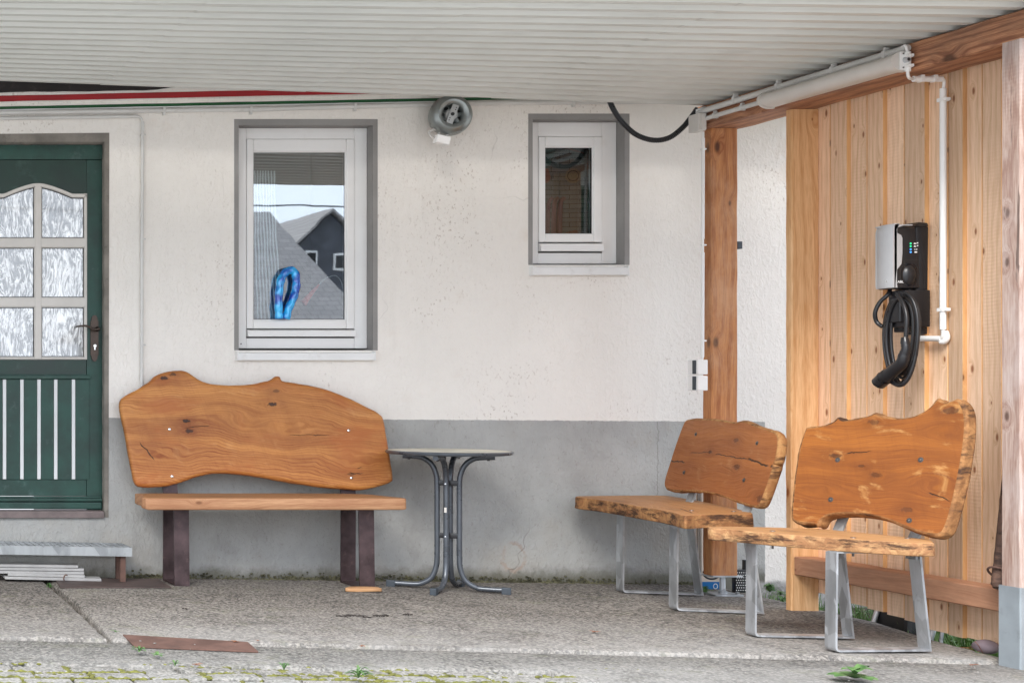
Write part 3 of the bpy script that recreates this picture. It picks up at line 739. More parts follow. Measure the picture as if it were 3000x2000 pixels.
# cut the glazed field: keep the leaf solid behind, lattice and panes proud of it
bm = B(); box(bm, dx(-200), dx(301), DY - .004, DY + .055, dz(468) + .001, DZ1 - .01, .004); box(bm, dx(254) + .001, dx(301) + .004, DY + .004, DY + .055, DZ0 + .02, dz(468), .004); box(bm, D1X0 - .005, dx(-160) + .0295, DY + .004, DY + .055, DZ0 + .02, dz(468), .004)
obj('door_frame', bm, M['green2'], door)
bm = B(); prism(bm, [Vector((D1X1 - .006, WALL - .003, DZ0)), Vector((D1X1 + .016, WALL - .003, DZ0 + .0)), Vector((D1X1 + .020, WALL - .003, DZ1 + .045)), Vector((D1X0 - .03, WALL - .003, DZ1 + .035)), Vector((D1X0 - .03, WALL - .003, DZ1 - .004)), Vector((D1X1 - .006, WALL - .003, DZ1 - .004))], (0, .005, 0))
# crumbly liner of the opening
n_ = 70
for i in range(n_):
    z0_, z1_ = DZ0 + (DZ1 - DZ0) * i / n_, DZ0 + (DZ1 - DZ0) * (i + 1) / n_
    a0 = .0035 + .003 * noise.noise(Vector((0, 0, z0_ * 14))); a1 = .0035 + .003 * noise.noise(Vector((0, 0, z1_ * 14)))
    hexa(bm, [(D1X1 - a0, WALL + .02, z0_), (D1X1, WALL + .0, z0_), (D1X1, DY + .02, z0_), (D1X1 - a0 - .001, DY + .0, z0_), (D1X1 - a1, WALL + .02, z1_), (D1X1, WALL, z1_), (D1X1, DY + .02, z1_), (D1X1 - a1 - .001, DY, z1_)])
    xa, xb = D1X0 + (D1X1 - D1X0) * i / n_, D1X0 + (D1X1 - D1X0) * (i + 1) / n_
    b0 = .01 + .009 * noise.noise(Vector((xa * 16, 3, 0))); b1 = .01 + .009 * noise.noise(Vector((xb * 16, 3, 0)))
    hexa(bm, [(xa, WALL + .02, DZ1 - b0), (xb, WALL + .02, DZ1 - b1), (xb, DY, DZ1 - b1), (xa, DY, DZ1 - b0), (xa, WALL, DZ1), (xb, WALL, DZ1), (xb, DY, DZ1), (xa, DY, DZ1)])
obj('opening_surround', bm, M['door_reveal'], house)
# leaf stiles (slightly proud), lattice
bm = B()
box(bm, dx(-160) + .031, dx(254) - .001, DY + .004, DY + .0125, dz(1097), dz(1053) + 0, .002); obj('door_panel', bm, M['green'], door); bm = B()
box(bm, dx(-160) + .031, dx(254) - .001, DY + .004, DY + .0125, dz(1452), dz(1405), .002); obj('door_panel', bm, M['green2'], door); bm = B()
arch_u = [-33, 8, 48, 75, 95, 111, 127, 147, 174, 214, 254]; arch_v = [567, 568, 553, 544, 539, 537, 539, 544, 553, 568, 567]
poly = [Vector((dx(-160) + .031, DY + .0035, dz(469))), Vector((dx(254) - .001, DY + .0035, dz(469)))]
poly += [Vector((dx(u), DY + .0035, dz(v - 1))) for u, v in zip(arch_u[::-1], arch_v[::-1])] + [Vector((dx(-160) + .031, DY + .0035, dz(566)))]
prism(bm, poly, (0, .009, 0))
obj('door_panel', bm, M['green'], door)
# lattice: outer ring with arched head, mullion, two transoms; stepped section
bm = B()
def latt(off, y0, y1):
    wv = 9 - off
    def bar(u0, u1, v0, v1): box(bm, dx(u0), dx(u1), y0, y1, dz(v1), dz(v0), .0015)
    bar(246 + off, 255 - off, 567 + off * .5, 1053 - off); bar(-33 + off, -24 - off, 567 + off * .5, 1053 - off)
    bar(100 + off, 122 - off, 545, 1053 - off)
    for v0, v1 in ((697, 726), (871, 900), (1045, 1053)): 
        bar(-24 - off, 100 + off, v0 + off, v1 - off); bar(122 - off, 246 + off, v0 + off, v1 - off)
    inn = []
    fine_u = [-33 + i * (288 / 48) for i in range(49)]
    cu_ = lambda u: 537.5 + 30.5 * min(1, max(0, (abs(u - 111) - 8) / 92)) ** 1.35 * (1 if abs(u - 111) < 100 else 1)
    top = [Vector((dx(min(255 - off, max(-33 + off, u))), y0, dz(cu_(u) + off))) for u in fine_u]
    bot = [Vector((dx(min(255 - off, max(-33 + off, u))), y0, dz(cu_(u) + 11 - off))) for u in fine_u]
    for i in range(len(top) - 1):
        a, c, d, e_ = bot[i], bot[i + 1], top[i + 1], top[i]
        hexa(bm, [a, c, c + Vector((0, y1 - y0, 0)), a + Vector((0, y1 - y0, 0)), e_, d, d + Vector((0, y1 - y0, 0)), e_ + Vector((0, y1 - y0, 0))])
latt(0, DY - .003, DY + .0115); latt(2.4, DY - .010, DY - .002)
obj('door_lattice', bm, M['lattice'], door)
cu_ = lambda u: 537.5 + 30.5 * min(1, max(0, (abs(u - 111) - 8) / 92)) ** 1.35
for (u0, u1) in ((-24, 100), (122, 246)):
    us = [u0 + (u1 - u0) * i / 14 for i in range(15)]
    bm = B(); prism(bm, [Vector((dx(u1), DY + .009, dz(697))), Vector((dx(u0), DY + .009, dz(697)))] + [Vector((dx(u), DY + .009, dz(cu_(u) + 9))) for u in us], (0, .0025, 0)); obj('pane', bm, M['ripple'], door)
    for v0, v1 in ((726, 871), (900, 1045)):
        bm = B(); box(bm, dx(u0), dx(u1), DY + .009, DY + .0115, dz(v1), dz(v0)); obj('pane', bm, M['ripple'], door)
    for v0, v1 in ((None, 697), (726, 871), (900, 1045)):    # dark putty line
        bm = B(); y0 = DY + .005; g = 2.2
        box(bm, dx(u0), dx(u0 + g), y0, y0 + .003, dz(v1), dz(v0 or cu_(u0) + 11)); box(bm, dx(u1 - g), dx(u1), y0, y0 + .003, dz(v1), dz(v0 or cu_(u1) + 11))
        box(bm, dx(u0 + g), dx(u1 - g), y0, y0 + .003, dz(v1), dz(v1 - g))
        if v0: box(bm, dx(u0 + g), dx(u1 - g), y0, y0 + .003, dz(v0 + g), dz(v0))
        else:
            for a, c in zip(us, us[1:]):
                hexa(bm, [(dx(a), y0, dz(cu_(a) + 14)), (dx(c), y0, dz(cu_(c) + 14)), (dx(c), y0 + .003, dz(cu_(c) + 14)), (dx(a), y0 + .003, dz(cu_(a) + 14)), (dx(a), y0, dz(cu_(a) + 10.5)), (dx(c), y0, dz(cu_(c) + 10.5)), (dx(c), y0 + .003, dz(cu_(c) + 10.5)), (dx(a), y0 + .003, dz(cu_(a) + 10.5))])
        obj('glass_seal', bm, M['seal'], door)
# planked lower field
ed = [-140, -95, -42, 8, 59, 109, 158, 210, 262]
for i in range(len(ed) - 1):
    a = ed[i] + (10 if i else 0); bm = B(); box(bm, dx(a) + .001, dx(ed[i + 1]) - .001, DY - .002, DY + .0118, dz(1404), dz(1111), .002); obj('door_plank', bm, M['green2'], door)
    if 0 < i:
        bm = B(); box(bm, dx(ed[i]), dx(ed[i] + 10), DY - .005, DY + .0115, dz(1403), dz(1111), .002); obj('white_strip', bm, M['whitestrip'], door)
bm = B(); box(bm, dx(-140), dx(265), DY - .016, DY + .003, dz(1110), dz(1099), .004); box(bm, dx(-140), dx(262), DY - .009, DY + .003, dz(1099) + .0005, dz(1096), .001); obj('door_rail', bm, M['green2'], door)
bm = B(); box(bm, dx(-140), dx(296), DY - .020, DY + .01, dz(1489), dz(1470), .005); box(bm, dx(-140), dx(296), DY - .030, DY + .01, dz(1466), dz(1459), .003); box(bm, dx(-140), dx(296), DY - .012, DY + .01, dz(1458.5), dz(1453), .002); box(bm, dx(-140), dx(296), DY - .006, DY + .01, dz(1470) + .0003, dz(1466) - .0003); obj('weather_board', bm, M['green2'], door)
bm = B(); box(bm, D1X0 - .02, at(306, 0, WALL - .02).x, WALL - .02, DY + .05, at(0, 1517, WALL - .02).z, at(0, 1497, WALL - .02).z, .004); obj('threshold', bm, M['stonesill'], house)
# handle
bm = B(); cx_, cz_ = dx(276.5), (dz(923) + dz(1058)) / 2; hw, hh = .0215, (dz(923) - dz(1058)) / 2
pl = []
for i in range(40):
    t = 2 * math.pi * i / 40; c_, s_ = math.cos(t), math.sin(t)
    sx = abs(c_) ** .5 * (1 if c_ > 0 else -1); sz = s_
    zz = sz * hh; ww = hw * (1 if abs(zz) < hh * .78 else (.72 if abs(zz) < hh * .92 else .45))
    pl.append(Vector((cx_ + (ww if abs(c_) > .02 else 0) * (1 if c_ > 0 else -1) * min(1, abs(c_) * 6), DY - .004, cz_ + zz)))
prism(bm, pl, (0, .012, 0)); obj('handle_plate', bm, M['bronze'], door)
bm = B(); h0 = Vector((dx(284), DY - .012, dz(964)))
lathe(bm, Vector((h0.x, DY - .003, h0.z)), (0, -1, 0), [(.014, 0), (.014, .006), (.009, .012), (.008, .04), (0, .045)], 20)
P = catmull([Vector((dx(u), DY - .045, dz(v))) for u, v in ((285, 964), (270, 966), (255, 958), (240, 955), (222, 957), (218, 960))], False, 6)
tube(bm, P, .006, 10, rfun=lambda i: .0078 - .004 * i / len(P)); obj('lever', bm, M['bronze'], door, smooth=True)
bm = B(); lathe(bm, (dx(277), DY - .003, dz(1013)), (0, -1, 0), [(.0085, 0), (.0085, .008), (0, .008)], 18); box(bm, dx(277) - .004, dx(277) + .004, DY - .010, DY - .003, dz(1013) - .022, dz(1013) - .004, .001); obj('lock_cylinder', bm, M['chrome'], door)

# ---- rooms behind the windows
k = NT('dim_room_wall', .9); k.color((.16, .145, .13)); room_m = k.m
for (xa, xb, nm) in ((w1['x0'] - .7, w1['x1'] + .5, 1), (w2['x0'] - .35, w2['x1'] + .5, 2)):
    bm = B(); box(bm, xa, xb, WALL + .345, WALL + 2.2, .1, 2.7)
    for f in list(bm.faces):
        if abs(f.calc_center_median().y - (WALL + .345)) < 1e-3: bm.faces.remove(f)
    obj('room', bm, room_m, house)

# things inside, seen through the big window
k = NT('silver_bead', .25, .8, .1); k.color((.86, .88, .90)); M['bead'] = k.m
cur = thing('bead_curtain', 'curtain of thin silvery bead strings hanging inside the larger window', 'curtain', tuple(at(780, 935, 7.97)))
for i in range(8):
    u = 752 + i * 8.2; P = []
    for j in range(40):
        v = 500 + 438 * j / 39; uu = u + (10 * (j / 39) ** 2) * (1 + .25 * i) - 6 + .8 * math.sin(j * .6 + i)
        P.append(at(uu, v, 7.90 + .01 * (i % 3)))
    bm = B(); tube(bm, P, .003, 6, rfun=lambda j: .0042 + .0016 * abs(math.sin(j * .9))); obj('bead_string', bm, M['bead'], cur, smooth=True)
k = NT('metallic_blue_glass', .14, .9, .1); k.color(k.mix(k.ramp(k.noise(k.pos, 14, 3), .35, .65), (.003, .06, .42), (.03, .50, .95))); M['blue'] = k.m
P = catmull([at(u, v, 7.795) for u, v in ((818, 934), (816, 900), (818, 850), (826, 812), (846, 792), (864, 800), (868, 835), (860, 870), (845, 905), (838, 934))], False, 6)
bm = B(); tube(bm, P, .018, 14, rfun=lambda i: .0215 + .0016 * math.sin(i * 1.25)); o = obj('glass_ornament', bm, M['blue'], org=at(830, 934, 7.795), smooth=True)
tag(o, 'shiny blue ribbed glass loop standing upright against the pane of the larger window', 'ornament')
k = NT('translucent_red_plastic', .4); k.color((.75, .12, .10)); M['redp'] = k.m
a, c = at(888, 888, 7.90), at(935, 833, 7.90)
bm = B(); tube(bm, [a.lerp(c, i / 8) for i in range(9)], .01, 10, rfun=lambda i: .02 - .0019 * i); o = obj('red_nozzle', bm, M['redp'], org=a, smooth=True); tag(o, 'small red plastic nozzle lying inside the larger window', 'nozzle')
P = catmull([at(u, v, 8.0) for u, v in ((936, 832), (955, 815), (985, 808), (1003, 835), (1006, 880), (1006, 936))], False, 6)
bm = B(); tube(bm, P, .003, 8); o = obj('white_hose', bm, M['conduit_white'], org=P[-1], smooth=True); tag(o, 'thin white hose curving inside the larger window beside the nozzle', 'hose')
bm = B(); box(bm, w1['x0'] + .03, w1['x1'] - .03, 7.90, 8.09, at(0, 944, 7.95).z - .03, at(0, 944, 7.95).z, .003); o = obj('inner_sill', bm, M['sill'], house)

# patterned blind behind the small window
def blind():
    k = NT('printed_blind_fabric', .85, .2); p = k.pos
    q = k.sep(p)
    uv = k.comb(q[0], q[2], 0.0)
    br = k.n('ShaderNodeTexBrick'); k.put(br.inputs['Vector'], uv)
    for nm, v in (('Color1', (.19, .17, .16, 1)), ('Color2', (.115, .115, .11, 1)), ('Mortar', (.012, .012, .012, 1))): br.inputs[nm].default_value = v
    for nm, v in (('Scale', 9), ('Mortar Size', .012), ('Brick Width', .95), ('Row Height', .23), ('Bias', 0)): br.inputs[nm].default_value = v
    c = br.outputs['Color']
    cell = k.vor(uv, 7.5, 'F1', 'Color'); rnd = k.sep(cell)
    c = k.mix(k.math('MULTIPLY', k.ramp(rnd[0], .72, .74), .6), c, (.30, .07, .045))
    c = k.mix(k.math('MULTIPLY', k.ramp(rnd[1], .78, .8), .6), c, (.06, .14, .12))
    d = k.vor(uv, 5.2)
    ringm = k.math('MULTIPLY', k.ramp(k.math('SINE', k.math('MULTIPLY', d, 60)), .86, .97), k.ramp(d, .30, .34, 1, 0))
    c = k.mix(k.math('MULTIPLY', k.ramp(d, .26, .30, 1, 0), .6), c, (.26, .15, .08)); c = k.mix(ringm, c, (.02, .02, .02))
    k.color(c); return k.m
bm = B(); n_ = 30
xa, xb, za, zb = w2['x0'] - .05, w2['x1'] + .05, w2['z0'] - .05, w2['z1'] + .02
for i in range(n_):
    x0_, x1_ = xa + (xb - xa) * i / n_, xa + (xb - xa) * (i + 1) / n_; f_ = lambda x: 8.02 + .006 * math.sin(x * 30)
    hexa(bm, [(x0_, f_(x0_), za), (x1_, f_(x1_), za), (x1_, f_(x1_) + .003, za), (x0_, f_(x0_) + .003, za), (x0_, f_(x0_), zb), (x1_, f_(x1_), zb), (x1_, f_(x1_) + .003, zb), (x0_, f_(x0_) + .003, zb)])
o = obj('window_blind', bm, blind(), org=((xa + xb) / 2, 8.13, zb)); tag(o, 'dim blind with geometric print hanging inside the smaller window', 'blind')
k = NT('pink_towel_cloth', .9); k.color((.22, .10, .10)); 
bm = B()
for i, (u, w_) in enumerate(((1604, 9), (1622, 8), (1640, 9))):
    P = catmull([at(u + 14, 580, 8.02), at(u + 4, 590, 8.02), at(u, 620, 8.02), at(u - 2, 690, 8.02)], False, 5)
    tube(bm, P, .012, 8, rfun=lambda j: .010 + .0004 * j)
o = obj('towel', bm, k.m, org=at(1620, 580, 8.02), smooth=True); tag(o, 'dusky pink towel hanging in folds inside the smaller window', 'towel')

# ================================================================== CARPORT
def hroof(x, y): return EYE + 1.455 + max(-1, (4.8 - x)) * (.012 + .022 * (y - 5.4) / 1.91)
carport = thing('carport', 'carport of corrugated pale sheets on a red-brown beam and timber posts', 'carport', (3.2, 6.3, 0))
RY0, RY1 = 5.22, 7.335
PITCH = .1155
def prof(y):
    t = ((RY1 - y) / PITCH) % 1.0
    if t < .34: return 0
    if t < .46: return (t - .34) / .12
    if t < .82: return 1
    return 1 - (t - .82) / .18
def sheet(x0, x1, lift):
    ys = set()
    kk = 0
    while RY1 - kk * PITCH > RY0:
        for t in (0, .02, .17, .32, .34, .36, .44, .46, .48, .64, .80, .82, .84, .98):
            y = RY1 - (kk + t) * PITCH
            if y > RY0: ys.add(y)
        kk += 1
    ys = sorted(ys); xs = [x0 + (x1 - x0) * i / 6 for i in range(7)]
    bm = B(); g = [[bm.verts.new((x, y, hroof(x, y) + .036 * (prof(y)) - .002 + lift)) for y in ys] for x in xs]
    for i in range(len(xs) - 1):
        for j in range(len(ys) - 1): bm.faces.new((g[i][j], g[i + 1][j], g[i + 1][j + 1], g[i][j + 1]))
    top = bmesh.ops.extrude_face_region(bm, geom=bm.faces[:])
    bmesh.ops.translate(bm, vec=(0, 0, .0012), verts=[v for v in top['geom'] if isinstance(v, bmesh.types.BMVert)])
    return bm
for (a, c, l) in ((-2.2, .74, .0), (.64, 1.75, .0022), (1.70, 2.75, 0), (2.68, 3.76, .0022), (3.70, 5.75, 0)):  # last sheet's unseen overhang past the beam is added to shade the wall
    o = obj('roof_sheet', sheet(a, c, l), M['roof'], carport, smooth='auto')
# unseen strip added over the roof gap to keep sky light off the wall
zf = lambda x: hroof(x, 7.335) + .036
bm = B(); hexa(bm, [(-2.2, 7.335, zf(-2.2)), (5.74, 7.335, zf(5.74)), (5.74, 7.748, zf(5.74) + .11), (-2.2, 7.748, zf(-2.2) + .11), (-2.2, 7.335, zf(-2.2) + .006), (5.74, 7.335, zf(5.74) + .006), (5.74, 7.748, zf(5.74) + .116), (-2.2, 7.748, zf(-2.2) + .116)])
obj('gap_light_stop', bm, M['roof'], carport)
# beam
def timber_box(x0, x1, y0, y1, z0, z1, bev=.006, amp=.0025, axis='z', seed=0):
    """sawn timber with slightly wavy arrises"""
    bm = B(); L = {'x': (x0, x1), 'y': (y0, y1), 'z': (z0, z1)}[axis]; n_ = max(2, int((L[1] - L[0]) / .06)); rings = []
    for i in range(n_ + 1):
        t = L[0] + (L[1] - L[0]) * i / n_
        A, Bq = {'z': ((x0, x1), (y0, y1)), 'y': ((x0, x1), (z0, z1)), 'x': ((y0, y1), (z0, z1))}[axis]
        pts = []
        for (ca, cb, sa, sb) in ((A[0], Bq[0], 1, 1), (A[1], Bq[0], -1, 1), (A[1], Bq[1], -1, -1), (A[0], Bq[1], 1, -1)):
            two = [(ca + sa * bev, cb), (ca, cb + sb * bev)]
            if sa * sb > 0: two = two[::-1]
            pts += two
        ring = []
        for j, (pa, pb) in enumerate(pts):
            na = amp * noise.noise(Vector((t * 7, j // 2 * 5 + seed, 0))); nb = amp * noise.noise(Vector((t * 7, j // 2 * 5 + seed, 9)))
            q = {'z': (pa + na, pb + nb, t), 'y': (pa + na, t, pb + nb), 'x': (t, pa + na, pb + nb)}[axis]; ring.append(bm.verts.new(q))
        rings.append(ring)
    for a, c in zip(rings, rings[1:]):
        for j in range(8): bm.faces.new((a[j], a[(j + 1) % 8], c[(j + 1) % 8], c[j]))
    bm.faces.new(rings[0]); bm.faces.new(rings[-1]); return bm
SZ = EYE + 1.333
obj('beam', timber_box(4.775, 4.975, 5.37, 7.40, SZ, EYE + 1.449, axis='y', amp=.004), M['beam'], carport, smooth='auto')
# a purlin-like board beneath the roof on the far left end keeps the sheets up (out of view)
bm = timber_box(-2.1, -1.95, 5.2, 7.4, 2.43, 2.55, axis='y'); obj('beam', bm, M['beam'], carport, smooth='auto')
for yy in (5.3, 7.3): obj('post', timber_box(-2.1, -1.96, yy - .07, yy + .07, -.05, 2.43), M['post_red'], carport, smooth='auto')
# wall post on a steel foot
px0, px1 = at(2085, 0, 7.30).x, at(2162, 0, 7.30).x
wp = obj('post', timber_box(px0, px1, 7.30, 7.372, at(0, 1685, 7.3).z, SZ - .001, seed=3), M['post_red'], carport, smooth='auto', label='red-brown post on a steel foot beside the house wall')
zb = at(0, 1685, 7.3).z
bm = B(); box(bm, px0 + .0, px1 + .02, 7.29, 7.40, zb - .008, zb - .001, .001); box(bm, px0 + .0, px1 + .01, 7.27, 7.40, gz(4.9, 7.3) - .002, gz(4.9, 7.3) + .008, .001)
lathe(bm, ((px0 + px1) / 2 + .012, 7.335, gz(4.9, 7.3) + .008), (0, 0, 1), [(.02, 0), (.02, .012), (.013, .013), (.013, zb - .008 - gz(4.9, 7.3) - .008)], 20)
lathe(bm, (px1 - .01, 7.29, gz(4.9, 7.3) + .008), (0, 0, 1), [(.009, 0), (.009, .012), (0, .012)], 6)
obj('post_foot', bm, M['galv'], wp)
# front post with grey sleeve
p0 = at(2991, 1950, 5.33)
fp = obj('post', timber_box(4.747, 4.90, 5.432, 5.52, .20, SZ - .0015, seed=8), M['post_grey'], carport, smooth='auto', label='weathered grey-pink front post with grey foot sleeve')
bm = timber_box(4.741, 4.906, 5.426, 5.526, gz(4.8, 5.4) - .035, at(0, 1717, 5.47).z + .0, bev=.004, amp=.0005)
obj('post_sleeve', bm, M['greysleeve'], fp, smooth='auto')
for (yo, zz, hh_) in ():
    pass

# ================================================================== FENCE
fence = thing('wooden_fence', 'tall fence of pale knotty upright boards closing the right side', 'fence', (4.98, 6.1, 0))
obj('fence_post', timber_box(at(2319, 0, 6.80).x, at(2401, 0, 6.80).x, 6.80, 6.842, at(0, 1806, 6.8).z + .0, SZ - .002, seed=5), M['post_new'], fence, smooth='auto')
obj('rail', timber_box(4.868, 4.968, 5.44, 6.798, 1.03 - .876, 1.03 - .787, axis='y', seed=2, bev=.005), M['rail'], fence, smooth='auto')
obj('rail', timber_box(4.90, 4.968, 5.44, 6.798, 2.43, 2.50, axis='y', seed=2, bev=.005), M['rail'], fence, smooth='auto')
seams = [6.84, 6.605, 6.39, 6.16, 5.964, 5.777, 5.575, 5.36, 5.15]
rb = random.Random(11)
for i in range(len(seams) - 1):
    a, c = seams[i], seams[i + 1]; m_ = a + (c - a) * rb.uniform(.42, .58)
    for (ya, yc, xa, xc) in ((a, m_ + .001, 4.988, 4.981), (m_ - .001, c, 4.983, 4.970)):
        ya -= .0005
        zlo = .072 - .085 * (6.8 - (ya + yc) / 2) + rb.uniform(-.012, .008)
        bm = B(); pts = [(xa, ya), (xa + .02, ya), (xc + .02, yc), (xc, yc)]; z1_ = 2.56
        hexa(bm, [(p[0], p[1], zlo) for p in pts] + [(p[0], p[1], z1_) for p in pts], bev=.0012)
        for f in bm.faces:
            if f.calc_center_median().y < yc + .003 and abs(f.normal.y) > .6: f.material_index = 1
        obj('board', bm, [M['fence'], M['fence_edge']], fence)

# ================================================================== PIPES, LAMP, FAN, HOSE
def run(pts, r, mat, name, label, cat, clips=(), group=None, seg=12, step=0):
    pts = [Vector(p) for p in pts]; o = thing(name, label, cat, tuple(pts[0]), group)
    bm = B(); tube(bm, catmull(pts, False, step) if step else pts, r, seg); obj('tube', bm, mat, o, smooth='auto')
    return o
def clip(parent, c, ax, nrm, r, mat):
    """pipe clip: a ring segment round the pipe and a foot at its side"""
    c, ax, nrm = Vector(c), Vector(ax).normalized(), Vector(nrm).normalized(); side = ax.cross(nrm)
    bm = B(); obox(bm, c, ax, nrm, side, r * .55, r * 1.12, r * 1.12, .001); obox(bm, c + side * r * 1.5, ax, nrm, side, r * .45, r * .7, r * .6, .001)
    obj('clip', bm, mat, parent)
yp = WALL - .014
o = run([at(-900, 349, yp), at(0, 330.5, yp), at(750, 320.5, yp), at(1400, 303, yp), at(2030, 297, yp)], .0125, M['conduit'], 'conduit', 'long pale conduit running level along the top of the wall under the stripes', 'pipe')
for u, v in ((480, 324), (735, 321), (1040, 312), (1680, 299)): clip(o, at(u, v, yp), (1, 0, 0), (0, -1, 0), .0125, M['conduit'])
o = run([at(-900, 366, yp), at(0, 347.5, yp), at(403, 341.5, yp)], .0095, M['conduit'], 'conduit', 'short pale conduit above the green door with a bend at its end', 'pipe')
P = catmull([at(400, 342, yp), at(408, 343, yp), at(415, 349, yp), at(417, 360, yp)], False, 5); bm = B(); tube(bm, P, .006, 10); obj('bend', bm, M['conduit'], o, smooth=True)
o = run([at(418, 357, yp), at(416, 700, yp), at(415, 1180, yp)], .0088, M['conduit'], 'conduit', 'thin pale conduit running down the wall between door and large window', 'pipe')
for v in (395, 700, 1010): clip(o, at(417, v, yp), (0, 0, 1), (0, -1, 0), .0085, M['conduit'])
# by the wall post
yq = 7.31
o = run([at(2060, 386, yq), at(2058, 1052, yq)], .0055, M['conduit_white'], 'conduit', 'thin white conduit running down the left edge of the brown wall post', 'pipe')
bm = B(); tube(bm, [at(2060, 405, yq), at(2059, 700, yq)], .0078, 10); tube(bm, [at(2059, 740, yq), at(2058, 1046, yq)], .0078, 10); obj('sleeve', bm, M['conduit_white'], o, smooth='auto')
for v in (437, 718, 998): clip(o, at(2059, v, yq), (0, 0, 1), (0, -1, 0), .0078, M['conduit_white'])
o = thing('junction_box', 'small white junction box at the top of the brown wall post', 'junction box', tuple(at(2056, 383, 7.3)))
bm = B(); a, c = at(2046, 383, 7.27), at(2068, 331, 7.27); box(bm, a.x, c.x, 7.27, 7.35, a.z, c.z, .004); obj('box', bm, M['beige_plastic'], o)
bm = B(); box(bm, a.x + .012, c.x - .002, 7.262, 7.2695, a.z + .004, c.z - .004, .002); lathe(bm, (c.x - .01, 7.262, a.z + .02), (0, -1, 0), [(.005, 0), (.004, .003), (0, .003)], 12); obj('lid', bm, M['beige_plastic'], o)
# double socket
o = thing('power_socket', 'double grey-lidded power socket on the left side of the brown post', 'socket', tuple(at(2060, 1145, 7.25)))
for i, (v0, v1) in enumerate(((1053, 1097), (1100, 1144))):
    a, c = at(2044, v1, 7.25), at(2074, v0, 7.25); bm = B(); box(bm, a.x, c.x, 7.25, 7.33, a.z + .0005, c.z - .0005, .004); obj('socket_body', bm, M['white_pvc'], o)
    a, c = at(2035, v1 - 2, 7.265), at(2043, v0 + 2, 7.265); bm = B(); box(bm, a.x, c.x, 7.262, 7.285, a.z, c.z, .003); obj('lid', bm, M['cap'], o)
# tube lamp on the beam
lamp = thing('tube_lamp', 'long beige batten lamp mounted on the left face of the brown beam', 'lamp', (4.73, 6.38, 2.40))
LZ, LY0, LY1 = 2.402, 5.985, 6.80
def dsec(cx_, cz_, rx, rz, n_=20):    # rounded D section in xz
    out = []
    for i in range(n_ + 1):
        t = math.pi / 2 + math.pi * i / n_; out.append((cx_ + rx * math.cos(t), cz_ + rz * math.sin(t)))
    return out
sec = dsec(4.742, LZ, .05, .036) + [(4.762, LZ - .036), (4.762, LZ + .036)]
bm = B(); prism(bm, [Vector((x, LY0 + .035, z)) for x, z in sec], (0, LY1 - LY0 - .05, 0)); obj('lamp_cover', bm, M['beige_plastic'], lamp, smooth='auto')
bm = B(); s2 = dsec(4.745, LZ, .056, .041) + [(4.765, LZ - .041), (4.765, LZ + .041)]
prism(bm, [Vector((x, LY0 - .0, z)) for x, z in s2], (0, .036, 0)); obj('end_cap', bm, M['beige_plastic'], lamp, smooth='auto')
bm = B(); prism(bm, [Vector((x, LY1 - .016, z)) for x, z in s2], (0, .016, 0)); obj('end_cap', bm, M['beige_plastic'], lamp, smooth='auto')
bm = B(); box(bm, 4.764, 4.7745, LY0 + .02, LY1 - .02, LZ - .033, LZ + .033, .001); obj('lamp_base', bm, M['beige_plastic'], lamp)
bm = B(); box(bm, 4.722, 4.768, LY0 - .008, LY0 - .0005, LZ - .038, LZ + .038, .003); obj('end_plate', bm, M['white_pvc'], lamp)
bm = B(); lathe(bm, (4.745, LY0 - .008, LZ + .002), (0, -1, 0), [(.014, 0), (.014, .008), (.011, .014), (.0065, .015), (.0065, .008), (0, .008)], 20); obj('cable_gland', bm, M['silver'], lamp, smooth='auto')
for s_ in (-1, 1): bm = B(); lathe(bm, (4.734, LY0 - .008, LZ + s_ * .029), (0, -1, 0), [(.0035, 0), (.003, .002), (0, .002)], 10); obj('screw', bm, M['dullbolt'], lamp)
bm = B(); lathe(bm, (4.745, LY0 - .0235, LZ + .002), (0, 1, 0), [(.0068, 0), (0, .0005)], 16); obj('gland_hole', bm, M['seal'], lamp)
# conduits along the beam
o = run([(4.757, 7.33, 2.447), (4.759, 6.6, 2.456), (4.759, 5.985, 2.457)], .0145, M['conduit'], 'conduit', 'pale conduit running along the beam just above the tube lamp', 'pipe')
for y in (7.05, 6.75, 6.4, 6.1): clip(o, (4.759, y, 2.455), (0, 1, 0), (-1, 0, 0), .0145, M['conduit'])
o = run([(4.757, 7.33, 2.405), (4.759, 6.82, 2.408)], .0115, M['conduit'], 'conduit', 'short pale conduit on the beam between junction box and tube lamp', 'pipe')
for y in (7.2, 7.0): clip(o, (4.758, y, 2.406), (0, 1, 0), (-1, 0, 0), .0115, M['conduit'])
# cable and short tubes from the beam down to the wallbox
con = thing('cable_conduit', 'white cable and conduit leading from the beam down the fence to the black charger', 'pipe', (4.955, 6.045, 1.246))
def seg_t(a, c, r, nm='tube', m=None, n_=12): bm = B(); tube(bm, [Vector(a), Vector(c)], r, n_); return obj(nm, bm, m or M['conduit_white'], con, smooth='auto')
def cab(P, r=.0058, nm='cable', m=None): bm = B(); tube(bm, catmull([Vector(p) for p in P], False, 6), r, 10); obj(nm, bm, m or M['conduit_white'], con, smooth=True)
seg_t((4.750, 5.974, 2.437), (4.750, 5.974, 2.356), .0115)
seg_t((4.818, 6.03, 2.337), (4.937, 6.03, 2.337), .0125)
seg_t((4.955, 6.045, 2.300), (4.955, 6.045, 1.285), .0118)
seg_t((4.955, 6.050, 1.246), (4.955, 6.185, 1.252), .0125)
cab([(4.757, 6.03, 2.457), (4.748, 5.995, 2.466), (4.744, 5.977, 2.462), (4.748, 5.974, 2.44)])
cab([(4.750, 5.974, 2.36), (4.752, 5.976, 2.345), (4.768, 5.99, 2.333), (4.80, 6.02, 2.335), (4.82, 6.03, 2.337)], .006)
